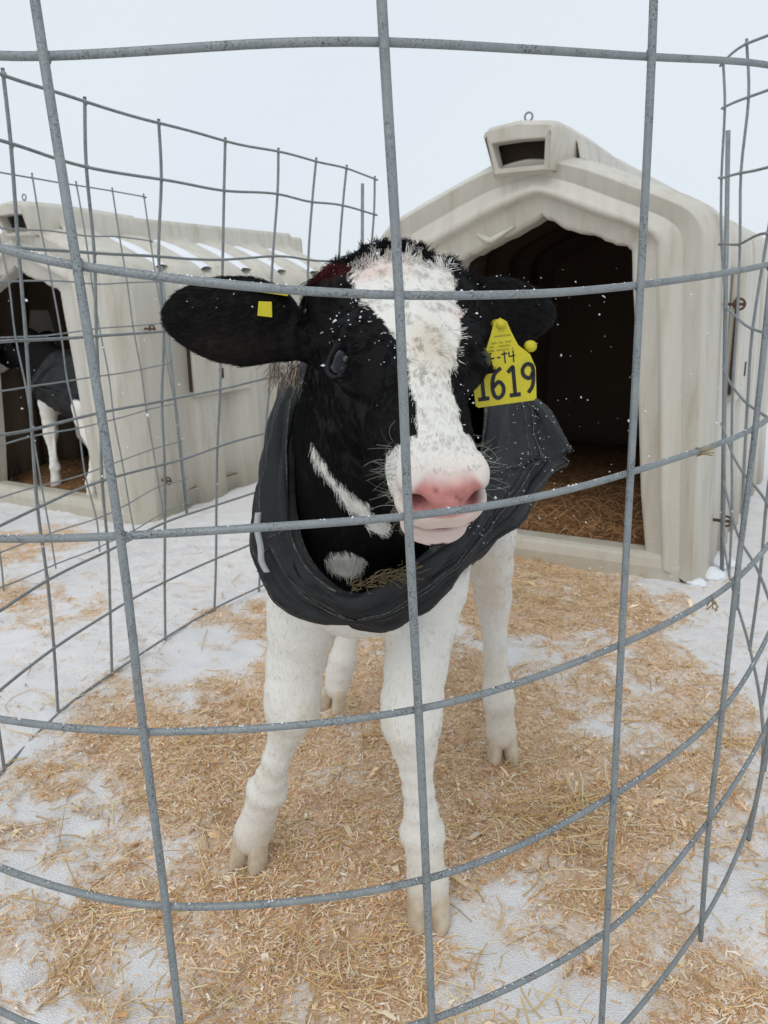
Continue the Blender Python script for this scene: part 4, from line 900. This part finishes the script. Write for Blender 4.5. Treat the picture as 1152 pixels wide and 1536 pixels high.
# ------------------------------------------------------------------ fur
def tri_sample(V, F, wt, N):
    A, B, C_, D_ = V[F[:, 0]], V[F[:, 1]], V[F[:, 2]], V[F[:, 3]]; nn = np.cross(C_ - A, D_ - B); ar = np.linalg.norm(nn, axis=1) / 2; nn /= (2 * ar[:, None] + 1e-12)
    w = ar * wt; f = rng.choice(len(F), N, p=w / w.sum()); u, v = rng.random((2, N, 1))
    P = A[f] * (1 - u) * (1 - v) + B[f] * u * (1 - v) + C_[f] * u * v + D_[f] * (1 - u) * v
    return P, nn[f], f

CF_ = body_faces; FCn = CV[CF_].mean(1)
fn = np.cross(CV[CF_[:, 2]] - CV[CF_[:, 0]], CV[CF_[:, 3]] - CV[CF_[:, 1]]); fn /= np.linalg.norm(fn, axis=1)[:, None] + 1e-12
H = w2h(FCn); s_, a_, n_ = H.T; x, y, z = FCn.T
bot = np.interp(a_, HTAB[:, 0], HTAB[:, 3])
is_head = (a_ > -.07) & (a_ < .33) & (np.abs(s_) < .10) & (n_ > bot - .02) & (y < 1.17)
is_ear = ((x < -.10) | (x > .10)) & (z > .88) & (y < 1.2)
is_leg = (z < .62)
is_neck = (~is_head) & (~is_ear) & (~is_leg) & (y < 1.22)
wt = np.where(is_head, 1.25, 0) + np.where(is_ear & ~is_head, .55, 0) + np.where(is_leg, .42, 0) + np.where(is_neck, .45, 0)
wt *= np.where(fn[:, 1] > .55, 0, 1) * np.where(fn[:, 1] > .2, .5, 1)
wt *= np.where(is_head & (a_ > .268) & (n_ < -.018) & (np.abs(s_) < .042), .0, 1)
wt *= np.where(is_leg & (y > 1.1) & (z > .56), .3, 1)
wt *= np.where((np.minimum(np.linalg.norm(w2h(FCn) - np.array((-.069, .128, -.039)), axis=1), np.linalg.norm(w2h(FCn) - np.array((.069, .128, -.039)), axis=1)) < .019), 0, 1)
wt *= np.where((z < .062) & (y < 1.5), .3, 1)
N = 270000
P, Nn, fi = tri_sample(CV, CF_, wt, N)
H = w2h(P); s_, a_, n_ = H.T; x, y, z = P.T; hd_, er_, lg_, nk_ = is_head[fi], (is_ear & ~is_head)[fi], is_leg[fi], is_neck[fi]
ws, wa = .008, .160
dS, dA = (s_ - ws), (a_ - wa); rr_ = np.hypot(dS / .05, dA / .05) + 1e-6
fs, fa = dS / .05 / rr_, dA / .05 / rr_
swirl = .6 * np.exp(-rr_); fs, fa = fs - swirl * fa, fa + swirl * fs
k = sstep(.165, .21, a_); fs = fs * (1 - k) + k * s_ * 3; fa = fa * (1 - k) + k
side_k = sstep(-.03, -.07, n_) * (1 - sstep(.24, .27, a_))
flow_h = (HS[None] * fs[:, None] + HA[None] * fa[:, None]) * (1 - side_k[:, None]) + (HA[None] * .55 - HN[None] * .75) * side_k[:, None]
ear_dir = np.where((x < 0)[:, None], (-.95, .0, -.25), (.85, .5, -.1))
flow = np.where(hd_[:, None], flow_h, np.where(er_[:, None], ear_dir, np.where(lg_[:, None], (0, 0, -1.), (0, -.25, -1.))))
clump = np.stack([fbm(x * 85, z * 85, 101 + i, 2, y * 85) - .5 for i in range(3)], 1); cl2 = np.stack([fbm(x * 30, z * 30, 121 + i, 2, y * 30) - .5 for i in range(3)], 1)
wild = np.where(hd_, np.where(a_ < .035, 2.2, np.where((a_ < .19) & (n_ > -.05), 1.25, .8)), .6)
flow = flow + (clump * 1.1 + cl2 * 1.3) * wild[:, None] + rng.normal(0, .09, (N, 3))
flow -= Nn * (flow * Nn).sum(1)[:, None]; flow /= np.linalg.norm(flow, axis=1)[:, None] + 1e-9
poll = hd_ & (a_ < .022) & (n_ > -.08)
lift = np.where(poll, .45, np.where(hd_ & (a_ < .17), .15, np.where(hd_ & (a_ > .25), .34, .25))) + rng.normal(0, .09, N)
ln = np.where(hd_, np.where(a_ > .265, .0045, np.where(a_ > .235, .0065, np.where(a_ > .19, .0075, .0095))), .0075)
ln = np.where(poll, .012 + .009 * rng.random(N), ln); ln = np.where(er_, .0105, ln); ln = np.where(lg_, np.where(z < .10, .0055, .0065), ln); ln = np.where(nk_, .013, ln)
ln = np.where(hd_ & (n_ < -.10) & (a_ < .24), .0125, ln) * rng.uniform(.6, 1.25, N)
d0 = flow * np.cos(lift)[:, None] + Nn * np.sin(lift)[:, None]
K = 4; Q = np.zeros((N, K, 3)); q = P - Nn * .0008; Q[:, 0] = q; d = d0
curl = rng.normal(0, 1, (N, 3)) * np.where(poll, .40, np.where(hd_ & (a_ < .16), .10, .07))[:, None] + np.where((hd_ & (a_ < .16))[:, None], clump * 1.0, 0)
for j in range(1, K):
    d = d + curl * .5 - Nn * (.16 if j > 1 else 0) + np.where(poll[:, None], clump * 1.2, 0); d /= np.linalg.norm(d, axis=1)[:, None]; q = q + d * (ln / (K - 1))[:, None]; Q[:, j] = q
from mathutils.kdtree import KDTree
ci = rng.choice(N, N // 22, replace=False); kd = KDTree(len(ci))
for k_, c_i in enumerate(ci): kd.insert(Vector(P[c_i]), k_)
kd.balance(); near = np.array([kd.find(Vector(p))[1] for p in P]); cid = ci[near]; cr_ = rng.uniform(.80, 1.08, len(ci))[near]
stick = np.where(poll, .65, np.where(hd_, np.where(a_ < .19, .55, .30), .12))
for j in range(1, K):
    w_ = (stick * (j / (K - 1)) ** 1.3)[:, None]; Q[:, j] = Q[:, j] * (1 - w_) + (Q[cid, j] + (P - P[cid]) * .25) * w_
cc, _w = coat_color(P, .0016)
cc = cc * (rng.uniform(.85, 1.10, N) * np.where(cc[:, 0] > .2, cr_, 1))[:, None]
redq = (np.exp(-(((s_ + .066) / .016) ** 2 + ((a_ - .016) / .016) ** 2)) > .45) & hd_ & (n_ > -.08); cc[redq] = np.array((.055, .008, .008)) * rng.uniform(.2, 1.8, (redq.sum(), 1))
def hair_obj(name, Q, C, r0, m, parent, tip=.35):
    n, K = Q.shape[:2]; h = bpy.data.hair_curves.new(name); h.add_curves([K] * n)
    h.attributes['position'].data.foreach_set('vector', (Q - BASE).astype(np.float32).ravel())
    r = h.attributes.get('radius') or h.attributes.new('radius', 'FLOAT', 'POINT'); r0 = np.full(n, r0) if np.isscalar(r0) else r0
    r.data.foreach_set('value', (r0[:, None] * np.linspace(1, tip, K)[None]).astype(np.float32).ravel())
    a = h.attributes.new('col', 'FLOAT_COLOR', 'CURVE'); a.data.foreach_set('color', np.concatenate([C, np.ones((n, 1))], 1).astype(np.float32).ravel())
    h.materials.append(m); o = bpy.data.objects.new(name, h); COL.objects.link(o); o.parent = parent; return o
HAIR = mat('calf_hair', rough=.6, spec=.10); NT(HAIR).col(NT(HAIR).attr('col').outputs['Color'])
hair_obj('fur', Q, np.clip(cc, .004, 1), np.where(poll, .00042, .00030), HAIR, calf)
# whiskers under the chin and beside the muzzle, lashes
def whiskers(n, fn_, r, colr):
    Qs = np.zeros((n, 6, 3)); 
    for i_ in range(n): Qs[i_] = fn_(i_)
    return Qs, np.array([colr(i_) for i_ in range(n)])
rs = np.random.default_rng(12)
def chin(i_):
    s0 = rs.uniform(-.034, .034); a0 = rs.uniform(.245, .296) - abs(s0) * .5; p = h2w((s0, a0, -.109 + abs(s0) * .35)); d = nrm(HB @ np.array((s0 * 12 + rs.normal(0, .4), rs.uniform(-.2, .7), -1)))
    out = [p]; L = rs.uniform(.006, .022)
    cl = rs.normal(0, .45, 3)
    for _ in range(5): d = nrm(d + cl * .5 + np.array((0, 0, -.05))); p = p + d * L / 5; out.append(p)
    return np.array(out)
Qc, Cc = whiskers(420, chin, 0, lambda i_: np.array((.30, .27, .22)) * rs.uniform(.15, 1.8))
def wsk(i_):
    sx = 1 if rs.random() < .5 else -1
    s0 = sx * .036; p = h2w((s0, rs.uniform(.235, .29), rs.uniform(-.075, -.03))); d = nrm(HB @ np.array((sx * 1.0, rs.normal(.1, .5), rs.normal(0, .5)))); out = [p]; L = rs.uniform(.008, .035); cl = rs.normal(0, .35, 3)
    for _ in range(5): d = nrm(d + cl * .45 + np.array((0, 0, .04))); p = p + d * L / 5; out.append(p)
    return np.array(out)
Qw, Cw = whiskers(120, wsk, 0, lambda i_: np.array((.32, .31, .28)) * rs.uniform(.3, 1.6))
hair_obj('whisker', np.concatenate([Qc, Qw]), np.concatenate([Cc, Cw]), .00018, HAIR, calf, .5)
# hair fringe at the ear edges and pale hair under the ear root
def fringe(n, f, c, r=.00025): 
    A = np.array([f() for _ in range(n)]); hair_obj('ear_hair', A, np.clip(c(n), 0, 1), r, HAIR, calf)
def under_ear():
    p = np.array((rs.uniform(-.135, -.098), 1.0 + rs.normal(0, .01), .945 - rs.uniform(0, .022))); d = nrm((rs.normal(-.1, .35), -.2, -1)); L = rs.uniform(.010, .026); out = [p]
    for _ in range(4): d = nrm(d + rs.normal(0, .12, 3)); p = p + d * L / 4; out.append(p)
    return np.array(out)
fringe(260, under_ear, lambda n: np.where(rs.random((n, 1)) < .55, np.array([[.42, .34, .26]]), np.array([[.05, .035, .03]])) * rs.uniform(.5, 1.3, (n, 1)))
# snow caught in the coat and on the jacket
ico = np.array([(0, 0, 1), (0, 0, -.6), (1, 0, 0), (-1, 0, 0), (0, 1, 0), (0, -1, 0)]); fc = np.array([(0, 2, 4), (0, 4, 3), (0, 3, 5), (0, 5, 2), (1, 4, 2), (1, 3, 4), (1, 5, 3), (1, 2, 5)])
def flakes(P, r, name, parent, off=BASE):
    n = len(P); A = rs.normal(0, 1, (n, 3, 3)) * .35 + np.eye(3); V = np.einsum('vk,nkj->nvj', ico, A) * r[:, None, None] + P[:, None, :] - off
    Fk = (fc[None] + (np.arange(n) * 6)[:, None, None]).reshape(-1, 3); o = link(name, npmesh(name, V.reshape(-1, 3), Fk, SNOW, False), parent); return tag(o, kind='stuff')
up = (fn[:, 2] > .15) & (fn[:, 1] < .6) & (is_head | is_ear) ; wf = np.where(up, .15 + np.clip(fn[:, 2], 0, 1), 0) * np.where(is_head & (np.abs(w2h(FCn)[:, 0]) > .03), 1.6, .8) * np.where(w2h(FCn)[:, 1] > .2, .25, 1)
Pf, Nf, _ = tri_sample(CV, CF_, wf, 420); e = h2w((-.066, .100, -.022)); 
Pe = e + rs.normal(0, 1, (26, 3)) * np.array((.011, .006, .003)); 
flakes(np.concatenate([Pf + Nf * rs.uniform(.003, .008, (420, 1)), Pe]), np.concatenate([rs.gamma(1.6, .00034, 420) + .00025, rs.uniform(.001, .0022, 26)]), 'fur_snow', calf)
jj = rs.integers(14, 48, 420), rs.integers(92, 132, 420); PJ = JG[jj] + JN[jj] * .0055 + rs.normal(0, .002, (420, 3)); flakes(PJ, rs.gamma(1.6, .00034, 420) + .0002, 'jacket_snow', jacket)
# falling snow
n = 1500; yy = rs.uniform(1.05, 7, n) ; xx = rs.uniform(-.6, .6, n) * yy; zz = CH + yy * rs.uniform(-.6, .03, n)
flk = flakes(np.stack([xx, yy, np.maximum(zz, .05) + 0 * yy], 1), rs.uniform(.0010, .0030, n), 'falling_snow', None, np.zeros(3)); tag(flk, 'fine snowflakes falling through the air around the pen and hutches', 'snowfall', kind='stuff')

# ------------------------------------------------------------------ the calf in the left hutch
calf2 = copy_tree(calf, None, ('fur', 'whisker', 'ear_hair', 'fur_snow', 'jacket_snow', 'ear_tag', 'ear_tag_button', 'ear_tag_back', 'tag_button'))
calf2.rotation_euler = (0, 0, R(-115)); calf2.location = (-1.66, 4.64, -.07); calf2.scale = (.87, .87, .87)
calf2['label'] = 'second calf in a dark coat inside the left hutch, white legs at the door'
